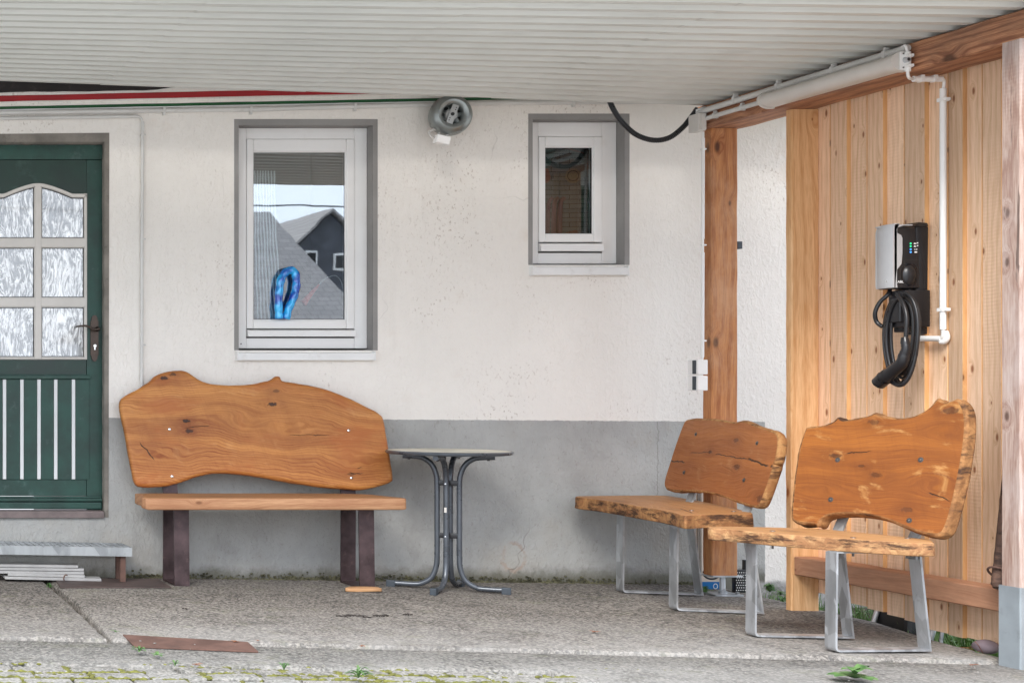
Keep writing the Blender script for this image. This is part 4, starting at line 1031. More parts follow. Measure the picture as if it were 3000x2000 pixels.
cab([(4.935, 6.03, 2.337), (4.950, 6.035, 2.333), (4.957, 6.042, 2.318), (4.956, 6.045, 2.295)], .0062)
cab([(4.955, 6.045, 1.29), (4.955, 6.044, 1.262), (4.953, 6.052, 1.249), (4.954, 6.07, 1.247)], .0085, 'cable', M['conduit'])
bm = B(); tube(bm, catmull([Vector(p) for p in ((4.962, 6.043, 1.275), (4.963, 6.036, 1.252), (4.962, 6.046, 1.236), (4.958, 6.06, 1.236))], False, 5), .0125, 12, rfun=lambda i: .0125); obj('elbow', bm, M['conduit_white'], con, smooth='auto')
for z in (2.42, 2.378): clip(con, (4.750, 5.974, z), (0, 0, 1), (-1, 0, 0), .0115, M['conduit_white'])
for x in (4.85, 4.905): clip(con, (x, 6.03, 2.338), (1, 0, 0), (0, 0, -1), .0125, M['conduit_white'])
for z in (2.252, 1.368): clip(con, (4.955, 6.045, z), (0, 0, 1), (-1, 0, 0), .0135, M['conduit_white'])
# white flex end sticking out by the junction box
bm = B(); tube(bm, catmull([at(2040, 324, 7.3), at(2060, 316, 7.3), at(2084, 312, 7.31)], False, 6), .005, 10)
o = obj('cable_end', bm, M['conduit_white'], org=at(2084, 312, 7.31), smooth=True); tag(o, 'short white cable joining the black hose to the beam conduit', 'cable')
# black corrugated hose
P = catmull([at(u, v, 7.46 - .1 * i / 8) for i, (u, v) in enumerate(((1780, 276), (1789, 303), (1803, 331), (1828, 364), (1866, 396), (1914, 411), (1960, 404), (1999, 375), (2024, 345), (2044, 318)))], False, 40)
bm = B(); tube(bm, P, .0135, 16, rfun=lambda i: .0138 if i % 4 < 2 else .0118)
o = obj('corrugated_hose', bm, M['black'], org=P[0], smooth='auto'); tag(o, 'black corrugated hose hanging in a loop from the roof to the post', 'hose')
# duct fan
fan = thing('duct_fan', 'round silver metal duct fan fixed high on the wall between the windows', 'fan', tuple(at(1322, 345, WALL)))
fc = at(1319, 339, 7.62)
ax = Vector((-.14, -1, .03)).normalized()
bm = B(); lathe(bm, fc, ax, [(.045, -.09), (.075, -.085), (.098, -.05), (.105, -.02), (.1075, 0), (.104, .026), (.092, .048), (.076, .058), (.062, .054), (.053, .042), (.051, .03), (.051, -.03)], 56); obj('housing', bm, M['alu'], fan, smooth='auto')
bm = B(); lathe(bm, fc, ax, [(.0535, -.02), (.0, -.02)], 32); obj('fan_back', bm, M['seal'], fan)
bm = B()
ex, ez = Vector((1, 0, 0)), Vector((0, 0, 1))
dirn = (ex * .35 + ez * .94).normalized(); perp = (ex * .94 - ez * .35).normalized(); perp = (perp - ax * perp.dot(ax)).normalized(); dirn = ax.cross(perp)
obox(bm, fc + ax * .037, dirn, perp, ax, .056, .017, .0012, 0); obj('motor_bracket', bm, M['alu_dull'], fan)
bm = B(); lathe(bm, fc + ax * .0385, ax, [(.0095, 0), (.0095, .002), (0, .002)], 18)
for d_ in (-.036, -.024, .026, .038): lathe(bm, fc + ax * .0385 + dirn * d_ + perp * (.006 if d_ > 0 else -.006), ax, [(.0028, 0), (.0028, .002), (0, .002)], 8)
obj('bracket_hole', bm, M['seal'], fan)
bm = B()
lathe(bm, fc - ax * .01, ax, [(.034, -.01), (.034, .03), (.028, .036), (0, .036)], 30); obj('motor', bm, M['alu_dull'], fan, smooth='auto')
for i in range(7):
    t = 2 * math.pi * i / 7; r1 = ex * math.cos(t) + ez * math.sin(t); r2 = ex * -math.sin(t) + ez * math.cos(t)
    bm = B(); obox(bm, fc + r1 * .043 + ax * .015, r1, (r2 + ax * .8), (ax - r2 * .8), .009, .014, .0008); obj('blade', bm, M['alu'], fan)
tb = at(1294, 411, 7.60)
bx, bz = Vector((.975, 0, -.22)), Vector((.22, 0, .975))
bm = B(); obox(bm, tb, bx, Vector((0, 1, 0)), bz, .036, .022, .022, .004); fb = obj('terminal_box', bm, M['white_pvc'], fan)
bm = B(); obox(bm, tb - Vector((0, .023, 0)), bx, Vector((0, 1, 0)), bz, .034, .0015, .019, .001); obj('lid', bm, M['white_pvc'], fb)
P = catmull([tb + Vector((-.03, .01, .01)), tb + Vector((-.05, .01, .02)), tb + Vector((-.058, .02, .045)), tb + Vector((-.035, .02, .06)), tb + Vector((-.005, .03, .055))], False, 6)
bm = B(); tube(bm, P, .0045, 8); obj('cable', bm, M['beige_plastic'], fan, smooth=True)
bm = B()
for s_ in (-1, 1): obox(bm, tb + bx * s_ * .022 + bz * .028, bx, (0, 1, 0), bz, .006, .004, .009, .001)
obj('box_bracket', bm, M['alu_dull'], fan)
# small black box right of the post
a, c = at(2154, 730, 7.72), at(2168, 708, 7.72); bm = B(); box(bm, a.x, c.x, 7.70, 7.749, a.z, c.z, .003); o = obj('sensor_box', bm, M['cap'], org=((a.x + c.x) / 2, 7.749, a.z)); tag(o, 'small dark box on the white wall right of the brown post', 'box')

# ================================================================== WALLBOX
wb = thing('wallbox_charger', 'black and silver electric car charger hung on the pale board fence', 'charger', (4.968, 6.18, 1.27))
X0 = 4.968
def wv(v, y=6.14): return EYE + (CY - v) * y / F
# back plate with bevelled head
bm = B(); yA, yB = 6.136, 6.225; za, zb_ = wv(979), wv(664)
hexa(bm, [(4.935, yA + .02, za), (X0, yA + .006, za), (X0, yB, za), (4.935, yB, za), (4.915, yA, zb_), (X0, yA, zb_), (X0, yB, zb_), (4.915, yB, zb_)], bev=.004)
hexa(bm, [(4.915, yA, zb_ + .0008), (X0, yA, zb_ + .0008), (X0, yB, zb_ + .0008), (4.915, yB, zb_ + .0008), (4.935, yA + .012, wv(650)), (X0, yA + .006, wv(653)), (X0, yB, wv(653)), (4.935, yB, wv(650))], bev=.002)
obj('back_plate', bm, M['black'], wb, smooth='auto')
bm = B()
for x_ in (4.897, 4.925): box(bm, x_ - .0035, x_ + .0035, yA + .01, yA + .03, wv(930), wv(846), .002)
box(bm, 4.886, 4.935, yA + .02, yB, wv(972), wv(846), .008)
obj('guide_rib', bm, M['black'], wb, smooth='auto')
# housing: black body
ys0, ys1 = 6.140, 6.245; xf = 4.832; xb_ = 4.934; zt, zl = wv(662), wv(845)
bm = B(); box(bm, xf, xb_, ys0, ys1, zl, zt - .004, .008, seg=3); obj('housing', bm, M['black'], wb, smooth='auto')
# silver cover: rounded wing over the left face, stepped at the front edge
def cover_poly():
    # outline in (x, z) of the side seen from the yard: wraps the front 2.4 cm
    return
wing = [(0, zt + .004), (.018, zt + .006), (.020, zt - .03), (.022, zt - .06), (.022, zt - .135), (.006, zt - .160), (.001, zt - .185), (0.0, zl + .006)]
bm = B(); n_ = 14; rows = []
for i in range(n_ + 1):
    t = i / n_; yy = ys0 - .004 + (ys1 - ys0 + .006) * t
    # front face bulges away from the fence
    bul = .016 * math.sin(math.pi * min(1, .18 + t * .9)) ** .8
    rows.append((yy, xf - .006 - bul))
ring = []
zs = [zl + .004 + (zt + .010 - zl - .004) * j / 18 for j in range(19)]
for yy, xx in rows:
    col = []
    for j, z in enumerate(zs):
        tt = j / 18; inn = .012 * max(0, (tt - .86) / .14) ** 2 + .003 * max(0, (.08 - tt) / .08) ** 2
        col.append(bm.verts.new((xx + inn, yy, z)))
    ring.append(col)
for i in range(n_):
    for j in range(18): bm.faces.new((ring[i][j], ring[i + 1][j], ring[i + 1][j + 1], ring[i][j + 1]))
r_ = bmesh.ops.extrude_face_region(bm, geom=bm.faces[:]); bmesh.ops.translate(bm, vec=(.016, 0, 0), verts=[v for v in r_['geom'] if isinstance(v, bmesh.types.BMVert)])
prism(bm, [Vector((xf - .010 + max(0, x * 1.0), ys0 - .004, z)) for x, z in [(0, zl + .004), (.004, zl + .004), (.005, zl + .03), (.009, zl + .078), (.030, zl + .105), (.034, zl + .15), (.034, zt - .052), (.029, zt - .04), (.012, zt - .03), (.008, zt - .018), (.016, zt - .006), (.036, zt - .0), (.02, zt + .008), (0, zt + .006)]], (0, .0035, 0))
box(bm, xf - .008, xf + .07, ys0 - .002, ys1, zt + .001, zt + .007, .002)
obj('silver_cover', bm, M['silver'], wb, smooth='auto')
# socket recess with flap
bm = B(); cxs, czs = 4.888, zl + .058; pl = []
for i in range(36):
    t = 2 * math.pi * i / 36; pl.append(Vector((cxs + .034 * math.copysign(abs(math.cos(t)) ** .7, math.cos(t)), ys0 - .0015, czs + .050 * math.copysign(abs(math.sin(t)) ** .75, math.sin(t)))))
prism(bm, pl, (0, .002, 0)); obj('socket_rim', bm, M['black_gloss'], wb)
bm = B(); lathe(bm, (cxs, ys0 - .002, czs), (0, -1, 0), [(.0, .014), (.014, .012), (.024, .006), (.029, .0)], 30)
for v in bm.verts: v.co.z = czs + (v.co.z - czs) * 1.42
obj('socket_flap', bm, M['black'], wb, smooth=True)
bm = B(); box(bm, xf + .036, xb_ - .002, ys0 - .0012, ys0 + .001, zl + .122, zl + .1235, 0); box(bm, xf + .0355, xf + .0365, ys0 - .0012, ys0 + .001, zl + .01, zt - .04, 0); obj('panel_joint', bm, M['seal'], wb)
def emis(name, col, s):
    k = NT(name, .4); k.color(col); k.put(k.b.inputs['Emission Color'], col); k.b.inputs['Emission Strength'].default_value = s; return k.m
M['ledg'], M['ledb'], M['print'] = emis('green_indicator', (.03, .6, .25), .35), emis('blue_indicator', (.06, .30, .85), .35), plain('white_print', (.8, .8, .8), .5, 0, 0, 5, 0)
lx, ix = xf + .0615, xf + .082
for i, v in enumerate((713.5, 721.5, 730.5, 738.5)):
    z = wv(v); bm = B(); lathe(bm, (lx, ys0 - .0012, z), (0, -1, 0), [(.0042, 0), (.0036, .0012), (0, .0014)], 14); obj('indicator_light', bm, M['ledg'] if i < 2 else M['ledb'], wb)
    bm = B(); y0_, y1_ = ys0 - .0016, ys0 - .0004
    if i < 2:
        prism(bm, [Vector((ix - .007, y0_, z - .003)), Vector((ix + .002, y0_, z - .003)), Vector((ix + .002, y0_, z)), Vector((ix - .001, y0_, z + .003)), Vector((ix - .005, y0_, z + .003)), Vector((ix - .007, y0_, z))], (0, .001, 0))
        obox(bm, (ix + .0045, (y0_ + y1_) / 2, z + (.001 if i == 0 else 0)), (1, 0, 1 if i == 0 else .3), (0, 1, 0), (-1, 0, 1), .003, .0005, .0006); box(bm, ix + .0068, ix + .0115, y0_, y1_, z, z + .005, 0)
    elif i == 2:
        for q in ((-.004, -.003, -.003, .003), (.005, .006, -.003, .003)): box(bm, ix + q[0], ix + q[1], y0_, y1_, z + q[2], z + q[3])
        box(bm, ix - .003, ix + .005, y0_, y1_, z + .002, z + .003); box(bm, ix - .003, ix + .005, y0_, y1_, z - .003, z - .002); box(bm, ix + .0062, ix + .008, y0_, y1_, z - .0012, z + .0012)
    else: box(bm, ix - .004, ix + .006, y0_, y1_, z - .003, z + .003); box(bm, ix + .0062, ix + .008, y0_, y1_, z - .0012, z + .0012)
    obj('printed_symbol', bm, M['print'], wb)
me = text_mesh('ABL', .015); me.materials.clear(); me.materials.append(M['print'])
o = bpy.data.objects.new('lettering', me); C.objects.link(o); o.parent = wb; o.location = Vector((xf + .019, ys0 - .0014, zl + .026)) - ORG[wb]; o.rotation_euler = (R(90), 0, 0)
o.location = Vector((xf + .0175, ys0 - .0016, zl + .028)) - ORG[wb]
bm = B(); lathe(bm, (xf - .020, 6.165, zl + .030), (-1, -.3, 0), [(.0045, 0), (.0045, .003), (0, .003)], 14); obj('lock_cylinder', bm, M['chrome'], wb)
# cable holder, coil, plug (parts of the charger)
def wpt(u, v, x): return onp(u, v, (x, 0, 0), (1, 0, 0))
bm = B(); a, c = wpt(2606, 946, 4.85), wpt(2640, 870, 4.85)
box(bm, 4.845, X0 - .02, min(a.y, c.y) + .0, max(a.y, c.y) + .0, a.z, c.z, .006, seg=3); box(bm, 4.86, X0, c.y - .01, a.y + .02, a.z - .02, c.z + .03, .006); obj('cable_holder', bm, M['black'], wb, smooth='auto')
rc = random.Random(5); P = []
turns = 6; cu0, cv0 = 2641, 990
for i in range(turns * 28):
    t = 2 * math.pi * i / 28; tn = i / 28
    ru = 41 + 8.5 * math.sin(tn * 2.3); rv = 122 + 13 * math.sin(tn * 1.7 + 1)
    u = cu0 + ru * math.sin(t + .1) + 6 * math.sin(tn * 1.4); v = cv0 - rv * math.cos(t) + 5 * math.sin(tn * 2.1)
    # strands hug the holder at the top and sag to a narrow foot
    u = cu0 + (u - cu0) * (1 - .22 * (v - cv0) / 130)
    P.append(wpt(u, v, 4.838 + .010 * tn + .004 * math.sin(t * 2)))
P0 = catmull([wpt(2607, 846, 4.87), wpt(2602, 862, 4.85), wpt(2578, 885, 4.83), wpt(2564, 915, 4.82), wpt(2568, 942, 4.83), wpt(2585, 957, 4.84)], False, 5)
bm = B(); tube(bm, catmull(P, False, 2), .0064, 10); coil = obj('charging_cable', bm, M['cable'], wb, smooth=True)
bm = B(); tube(bm, P0, .0082, 10); obj('charging_cable', bm, M['cable'], wb, smooth=True)
P1 = catmull([wpt(2628, 862, 4.82), wpt(2646, 890, 4.815), wpt(2656, 930, 4.81), wpt(2654, 985, 4.81), wpt(2652, 1000, 4.81)], False, 6)
bm = B(); tube(bm, P1, .0082, 10); obj('charging_cable', bm, M['cable'], wb, smooth=True)
P2 = catmull([wpt(2600, 1090, 4.83), wpt(2612, 1118, 4.82), wpt(2640, 1128, 4.82), wpt(2665, 1100, 4.83), wpt(2682, 1040, 4.84), wpt(2688, 985, 4.85)], False, 6)
bm = B(); tube(bm, P2, .0082, 10); obj('charging_cable', bm, M['cable'], wb, smooth=True)
A = [(2650, 988, .012), (2652, 1004, .0165), (2654, 1022, .017), (2649, 1040, .021), (2645, 1058, .0225), (2635, 1070, .0235), (2618, 1084, .025), (2606, 1095, .0265), (2600, 1099, .0285), (2588, 1110, .0290), (2577, 1120, .0285)]
bm = B(); pts = catmull([wpt(u, v, 4.80) for u, v, _ in A], False, 4); rad = []
for i in range(len(pts)):
    q = i / 4; a_ = int(min(q, len(A) - 2)); rad.append(A[a_][2] + (A[a_ + 1][2] - A[a_][2]) * min(1, q - a_))
tube(bm, pts, .02, 18, rfun=lambda i: rad[i] * (1 - (.09 if (3 < i < 13 and i % 2) else 0))); plug = obj('plug', bm, M['black'], wb, smooth='auto')
ax = (pts[-1] - pts[-4]).normalized()
bm = B(); lathe(bm, pts[-1], ax, [(.0285, -.0), (.0285, .006), (.025, .007), (.025, -.004), (0, -.004)], 26); lathe(bm, pts[-1], ax, [(.0305, -.036), (.0305, -.03), (.029, -.03)], 26)
u_ = ax.orthogonal().normalized(); v_ = ax.cross(u_)
for i in range(7):
    t = 2 * math.pi * i / 6; rr_ = .013 if i < 6 else 0; lathe(bm, pts[-1] + (u_ * math.cos(t) + v_ * math.sin(t)) * rr_ - ax * .004, ax, [(.0042, 0), (.0042, .008), (.002, .008)], 10)
obj('plug_contacts', bm, M['black_gloss'], plug)

# ================================================================== BENCHES
def px_on_plane(pts, sx, sy, ox, oy, p0, n): return [onp(ox + x / sx, oy + y / sy, p0, n) for x, y in pts]
def loft_flat(bm, pts, wdir, wd, th):
    """flat steel bar: centre line pts, width along wdir, thickness th in the plane of the line; mitred"""
    wdir = Vector(wdir).normalized(); n = len(pts); rings = []
    for i, p in enumerate(pts):
        d0 = (pts[i] - pts[i - 1]).normalized() if i else (pts[1] - pts[0]).normalized()
        d1 = (pts[i + 1] - pts[i]).normalized() if i < n - 1 else d0
        nn = wdir.cross((d0 + d1).normalized()).normalized(); k_ = 1 / max(.35, nn.dot(wdir.cross(d0).normalized()))
        rings.append([bm.verts.new(p + wdir * s_ * wd / 2 + nn * t_ * th / 2 * k_) for s_, t_ in ((-1, -1), (1, -1), (1, 1), (-1, 1))])
    for a, c in zip(rings, rings[1:]):
        for j in range(4): bm.faces.new((a[j], a[(j + 1) % 4], c[(j + 1) % 4], c[j]))
    bm.faces.new(rings[0]); bm.faces.new(rings[-1])
def rounded(pts, r, n_=4):
    out = [pts[0]]
    for i in range(1, len(pts) - 1):
        a, p, c = pts[i - 1], pts[i], pts[i + 1]; d0 = (a - p).normalized(); d1 = (c - p).normalized()
        for j in range(n_ + 1):
            t = j / n_; out.append(p + d0 * r * (1 - t) ** 2 + d1 * r * t ** 2)
    return out + [pts[-1]]

# ---- large bench against the wall
bk0 = (0, 7.585, .60); lean = .13; nb = Vector((0, 1, -lean)).normalized()       # front plane of the backrest
org1 = onp(300 + 120 / 2.208, 1040 + 560 / 2.208, bk0, nb)
along1, across1 = Vector((1, 0, 0)), Vector((0, lean, 1)).normalized()
def st1(cx, cy):
    q = onp(300 + cx / 2.208, 1040 + cy / 2.208, bk0, nb) - org1; return q.dot(along1), q.dot(across1)
kn = []
for cx, cy, r_, am, dk in ((540, 425, .020, 1.5, .95), (560, 490, .022, 1.5, .85), (1100, 318, .022, 2.2, .9), (1125, 232, .018, 1.6, .5), (1230, 470, .085, 1.3, 0), (300, 620, .08, 1.0, 0), (1690, 650, .10, 1.0, 0), (1610, 770, .018, 1.6, .5),
                           (400, 148, .022, .8, .9), (455, 125, .020, .8, .7), (820, 400, .06, 1.0, 0), (330, 480, .05, 1.2, 0)):
    s_, t_ = st1(cx, cy); kn.append((s_, t_, r_, am, dk))
cr1 = [(*st1(240, 555), *st1(345, 690), .0035), (*st1(1200, 512), *st1(1480, 522), .0018), (*st1(700, 455), *st1(520, 470), .0022), (*st1(1590, 760), *st1(1700, 765), .0028), (*st1(1640, 735), *st1(1690, 720), .002)]
M['slab1'] = slab_wood('bench_oak_slab', org1, along1, across1, (.62, .27, .070), (.25, .066, .014), kn, freq=62, bow=.06, blot=.20, pale=(.72, .41, .17), band=.36, ringk=.30, cracks=cr1, warpk=.075, red=(.38, .11, .024))
M['edge1'] = bark('bench_slab_edge', (.44, .23, .095), (.10, .05, .03), (.26, .12, .05), .60, .72)
bench = thing('slab_bench', 'long bench with wavy honey-brown slab back and dark steel legs by the green door', 'bench', (2.6, 7.47, gz(2.6, 7.5)))
outl = [(120, 300), (150, 262), (230, 220), (310, 168), (350, 132), (420, 106), (490, 97), (545, 103), (590, 130), (640, 163), (720, 185), (820, 192), (950, 188), (1050, 170), (1100, 155), (1125, 136), (1152, 137), (1172, 165), (1250, 178), (1400, 205), (1550, 255), (1700, 325), (1800, 380), (1826, 425), (1850, 560), (1884, 780), (1868, 822), (1790, 850), (1700, 868), (1600, 868), (1400, 850), (1200, 820), (1000, 785), (850, 767), (720, 765), (620, 785), (500, 825), (400, 848), (270, 852), (218, 830), (190, 720), (150, 500), (122, 380)]
bm = slab(px_on_plane(outl, 2.208, 2.208, 300, 1040, bk0, nb), nb, .055, bev=.019, rough=.002, seed=1, rim=4)
obj('backrest', bm, [M['slab1'], M['edge1']], bench, smooth=False)
rr = random.Random(8)
for cx, cy in ((433, 479), (449, 784), (1591, 487), (1609, 794)):
    q = onp(300 + cx / 2.208, 1040 + cy / 2.208, bk0, nb); bm = B(); lathe(bm, q, -nb, [(.0092, -.002), (.0092, .002), (.007, .006), (.003, .0075), (0, .0078)], 18); obj('bolt', bm, M['chrome'], bench, smooth='auto')
seat_top = [(1.930, 7.292), (1.925, 7.272), (1.945, 7.262), (2.3, 7.262), (2.7, 7.258), (3.1, 7.262), (3.222, 7.268), (3.238, 7.285), (3.235, 7.33), (3.19, 7.40), (3.15, 7.60), (2.8, 7.63), (2.4, 7.62), (2.0, 7.625), (1.955, 7.61), (1.95, 7.45), (1.915, 7.35)]
kn2 = [(.35, .1, .05, 1.2, 0), (.9, .2, .05, 1.2, .2)]
M['slab1s'] = slab_wood('bench_seat_slab', (1.93, 7.3, .48), (1, 0, 0), (0, 1, 0), (.42, .22, .105), (.26, .125, .06), kn2, freq=26, blot=.3, pale=(.56, .36, .22))
M['edge1s'] = timber('bench_seat_front', (.50, .28, .15), (.32, .155, .078), along=(1, 0, 0), across=(0, 0, 1), other=(0, 1, 0), knots=3, freq=22, rnd=False, cracks=True, grain=.8, weather=((.30, .13, .065), .6))
bm = slab([Vector((x, y, .482)) for x, y in seat_top], (0, 0, -1), .060, bev=.008, rough=.0025, seed=2)
obj('seat', bm, [M['slab1s'], M['edge1s']], bench)
for xl, seed in ((at(513, 0, 7.4).x, 0), (at(1049.5, 0, 7.4).x, 1)):
    xc = xl + .039; g_ = gz(xc, 7.4); yf, yb = 7.415 - seed * .03, 7.628
    pts = [Vector((xc, yf + .012, .4185)), Vector((xc, yf, g_ + .006)), Vector((xc, yb, g_ + .006)), Vector((xc, yb - .005, .46)), Vector((xc, yb + .022, .63))]
    bm = B(); loft_flat(bm, pts, (1, 0, 0), .078, .010); obj('leg', bm, M['darksteel'], bench, smooth='auto')
    bm = B(); box(bm, xc - .039, xc + .039, yf + .018, yb - .012, .408, .4175, .002); obj('seat_bracket', bm, M['darksteel'], bench)
a = at(1007, 1728, 7.30); c = at(1111, 1728, 7.30)
sh = [Vector((at(u, 0, 7.3).x, y, gz(2.9, 7.3) + .018)) for u, y in ((1007, 7.27), (1022, 7.262), (1045, 7.265), (1108, 7.262), (1111, 7.30), (1109, 7.34), (1040, 7.345), (1030, 7.33), (1012, 7.30))]
bm = slab(sh, (0, 0, -1), .018, bev=.002, rough=.003, step=2, seed=6); o = obj('wood_offcut', bm, M['shim'], org=(2.9, 7.3, gz(2.9, 7.3)))
o.data.materials.append(M['shim']); tag(o, 'small pale wood offcut lying beside the right steel leg of the long bench', 'offcut')

# ---- the two smaller benches facing left
def small_bench(label, group, seat_px, seat_c, seat_z, back_px, back_c, p0, nrm, back_th, loops, bolts, mats, seat_th=.055, taper=0, org=None, seat_bolts=()):
    t = thing('slab_bench', label, 'bench', org, group)
    nrm = Vector(nrm).normalized()
    S = [onp(seat_c[1] + x / seat_c[0], seat_c[2] + y / seat_c[0], (0, 0, seat_z), (0, 0, 1)) for x, y in seat_px]
    obj('seat', slab(S, (0, 0, -1), seat_th, bev=.005, rough=.006, step=5, seed=3 + len(label)), [mats[2], mats[3]], t)
    Bk = [onp(back_c[1] + x / back_c[0], back_c[2] + y / back_c[0], p0, nrm) for x, y in back_px]
    obj('backrest', slab(Bk, nrm, back_th, bev=.011, rough=.003, step=5, seed=9, taper=taper, rim=0), [mats[0], mats[1]], t)
    for x, y in bolts:
        q = onp(back_c[1] + x / back_c[0], back_c[2] + y / back_c[0], p0, nrm); bm = B(); lathe(bm, q, -nrm, [(.0105, -.002), (.0105, .001), (.006, .0014), (.0055, .005), (0, .007)], 16); obj('bolt', bm, M['dullbolt'], t, smooth='auto')
    for (f_, bfoot, bseat, btop) in loops:
        f_, bfoot, bseat, btop = (Vector(q) for q in (f_, bfoot, bseat, btop))
        d = (bfoot - f_).normalized(); wd = Vector((0, 1, 0))
        ft = Vector((f_.x + .004, f_.y, seat_z - seat_th - .004))
        bt = Vector((bseat.x, bseat.y, seat_z - seat_th - .004))
        pts = rounded([ft, f_, bfoot], .018) + [bt]
        bm = B(); loft_flat(bm, pts, wd, .058, .008); lg = obj('leg', bm, M['galv'], t, smooth='auto')
        bm = B(); loft_flat(bm, [ft + Vector((.0, 0, 0)), bt - Vector((.002, 0, 0))], wd, .050, .006); obj('seat_support', bm, M['galv_dull'], t)
        bm = B(); loft_flat(bm, [bt + Vector((-.012, 0, -.03)), bseat + Vector((-.004, 0, 0)), btop], wd, .05, .008); obj('back_support', bm, M['galv_dull'], t)
        bm = B()
        for q in (f_ + d * .03, bfoot - d * .03): lathe(bm, Vector((q.x, q.y, q.z - .004)), (0, 0, -1), [(.011, 0), (.011, .006), (0, .006)], 12)
        obj('foot_bolt', bm, M['dullbolt'], t)
    bm = B()
    for (x, y) in seat_bolts:
        lathe(bm, (x, y, seat_z - seat_th + .001), (0, 0, -1), [(.009, 0), (.009, .009), (.0045, .009), (.0045, .022), (0, .022)], 6); lathe(bm, (x, y, seat_z - .001), (0, 0, 1), [(.011, 0), (.010, .003), (0, .004)], 14)
    if seat_bolts: obj('seat_bolt', bm, M['dullbolt'], t)
    return t
# middle bench
p2 = (4.63, 7.25, .48); n2 = Vector((1, -.1726, 0)).normalized(); n2 = (n2 + Vector((0, 0, -.24))).normalized()
al2 = Vector((0, 0, 1)).cross(n2).normalized(); al2 = -al2 if al2.y > 0 else al2; ac2 = al2.cross(n2).normalized(); ac2 = ac2 if ac2.z > 0 else -ac2
o2 = onp(1650 + 800 / 2.45, 1180 + 400 / 2.45, p2, n2)
def st2(x, y): q = onp(1650 + x / 2.45, 1180 + y / 2.45, p2, n2) - o2; return q.dot(al2), q.dot(ac2)
kn = [(*st2(1245, 460), .028, 1.6, .55), (*st2(1055, 350), .018, 1.6, .7), (*st2(1240, 270), .022, 1.5, .5), (*st2(1330, 620), .05, 1, 0), (*st2(900, 480), .05, .9, 0), (*st2(1420, 690), .04, 1.2, .5)]
cr2 = [(*st2(1090, 365), *st2(1330, 405), .0030), (*st2(1320, 402), *st2(1480, 455), .0065), (*st2(1480, 455), *st2(1575, 435), .009), (*st2(910, 360), *st2(1060, 350), .002), (*st2(768, 415), *st2(880, 420), .0045)]
M['slab2'] = slab_wood('middle_bench_back_slab', o2, al2, ac2, (.40, .140, .032), (.20, .056, .013), kn, freq=42, bow=-.02, blot=.26, pale=(.60, .36, .17), cracks=cr2, warpk=.04)
M['edge2'] = bark('middle_bench_edge', (.44, .235, .09), (.08, .035, .016), (.28, .125, .045), .50, .68)
ks = [(.3, .1, .05, 1.3, .3), (.8, .15, .06, 1.2, .3)]
so2 = Vector((4.28, 7.6, .465)); sal2, sac2 = Vector((-.17, -.985, 0)), Vector((.985, -.17, 0))
M['seat2'] = slab_wood('middle_bench_seat_slab', so2, sal2, sac2, (.46, .225, .085), (.28, .12, .04), ks, freq=34, blot=.35, pale=(.56, .38, .22), cracks=[(.72, .20, 1.02, .14, .005), (.35, .28, .7, .26, .002)])
M['sedge2'] = bark('middle_bench_seat_edge', (.42, .215, .085), (.06, .028, .015), (.25, .11, .045), .46, .62)
seat2 = [(85, 672), (110, 667), (200, 666), (400, 663), (600, 662), (740, 663), (850, 680), (1000, 705), (1150, 735), (1300, 770), (1352, 783), (1362, 792), (1340, 796), (1200, 797), (1050, 799), (930, 803), (880, 806), (845, 800), (810, 790), (700, 765), (600, 750), (450, 724), (300, 700), (180, 684), (110, 678)]
back2 = [(858, 155), (880, 120), (950, 108), (1100, 112), (1200, 130), (1240, 134), (1290, 120), (1330, 130), (1400, 162), (1475, 185), (1525, 203), (1546, 240), (1547, 300), (1530, 400), (1516, 432), (1503, 442), (1512, 452), (1480, 560), (1432, 690), (1405, 742), (1378, 752), (1335, 742), (1280, 728), (1200, 698), (1100, 662), (1000, 642), (900, 635), (800, 640), (740, 622), (722, 590), (727, 540), (762, 430), (800, 310), (832, 220)]
g2 = gz(4.5, 7)
small_bench('smaller slab bench standing against the brown wall post, facing left', 'slab benches with bent flat-steel legs', seat2, (2.45, 1650, 1180), .465, back2, (2.45, 1650, 1180), p2, n2, .045,
    [((4.375, 7.36, g2 + .010), (4.715, 7.26, g2 + .010), (4.660, 7.25, .455), (4.735, 7.25, .66)), ((4.270, 6.76, g2 + .010), (4.605, 6.66, g2 + .010), (4.545, 6.66, .455), (4.625, 6.66, .66))],
    ((953, 224), (868, 498), (1392, 288), (1298, 553)), (M['slab2'], M['edge2'], M['seat2'], M['sedge2']), seat_th=.062, taper=.008, org=(4.48, 7.0, g2), seat_bolts=((4.33, 6.72), (4.5, 6.68)))
# front bench
p3 = (4.41, 5.98, .47); n3 = Vector((1, .27, 0)).normalized(); n3 = (n3 + Vector((0, 0, -.27))).normalized()
al3 = Vector((0, 0, 1)).cross(n3).normalized(); al3 = -al3 if al3.y > 0 else al3; ac3 = al3.cross(n3).normalized(); ac3 = ac3 if ac3.z > 0 else -ac3
o3 = onp(2050 + 560 / 1.96, 1130 + 500 / 1.96, p3, n3)
def st3(x, y): q = onp(2050 + x / 1.96, 1130 + y / 1.96, p3, n3) - o3; return q.dot(al3), q.dot(ac3)
kn = [(*st3(780, 400), .022, 1.5, .65), (*st3(1010, 510), .022, 1.6, .5), (*st3(930, 460), .012, 1.4, .5), (*st3(1000, 210), .022, 1.5, .45), (*st3(1190, 710), .022, 1.5, .4), (*st3(1440, 140), .03, 1.4, .55), (*st3(1400, 560), .07, 1.1, 0), (*st3(680, 600), .06, 1, 0), (*st3(1420, 260), .05, 1.2, 0)]
cr3 = [(*st3(1300, 610), *st3(1450, 665), .003), (*st3(1450, 665), *st3(1500, 663), .0035), (*st3(830, 390), *st3(1000, 372), .0025)]
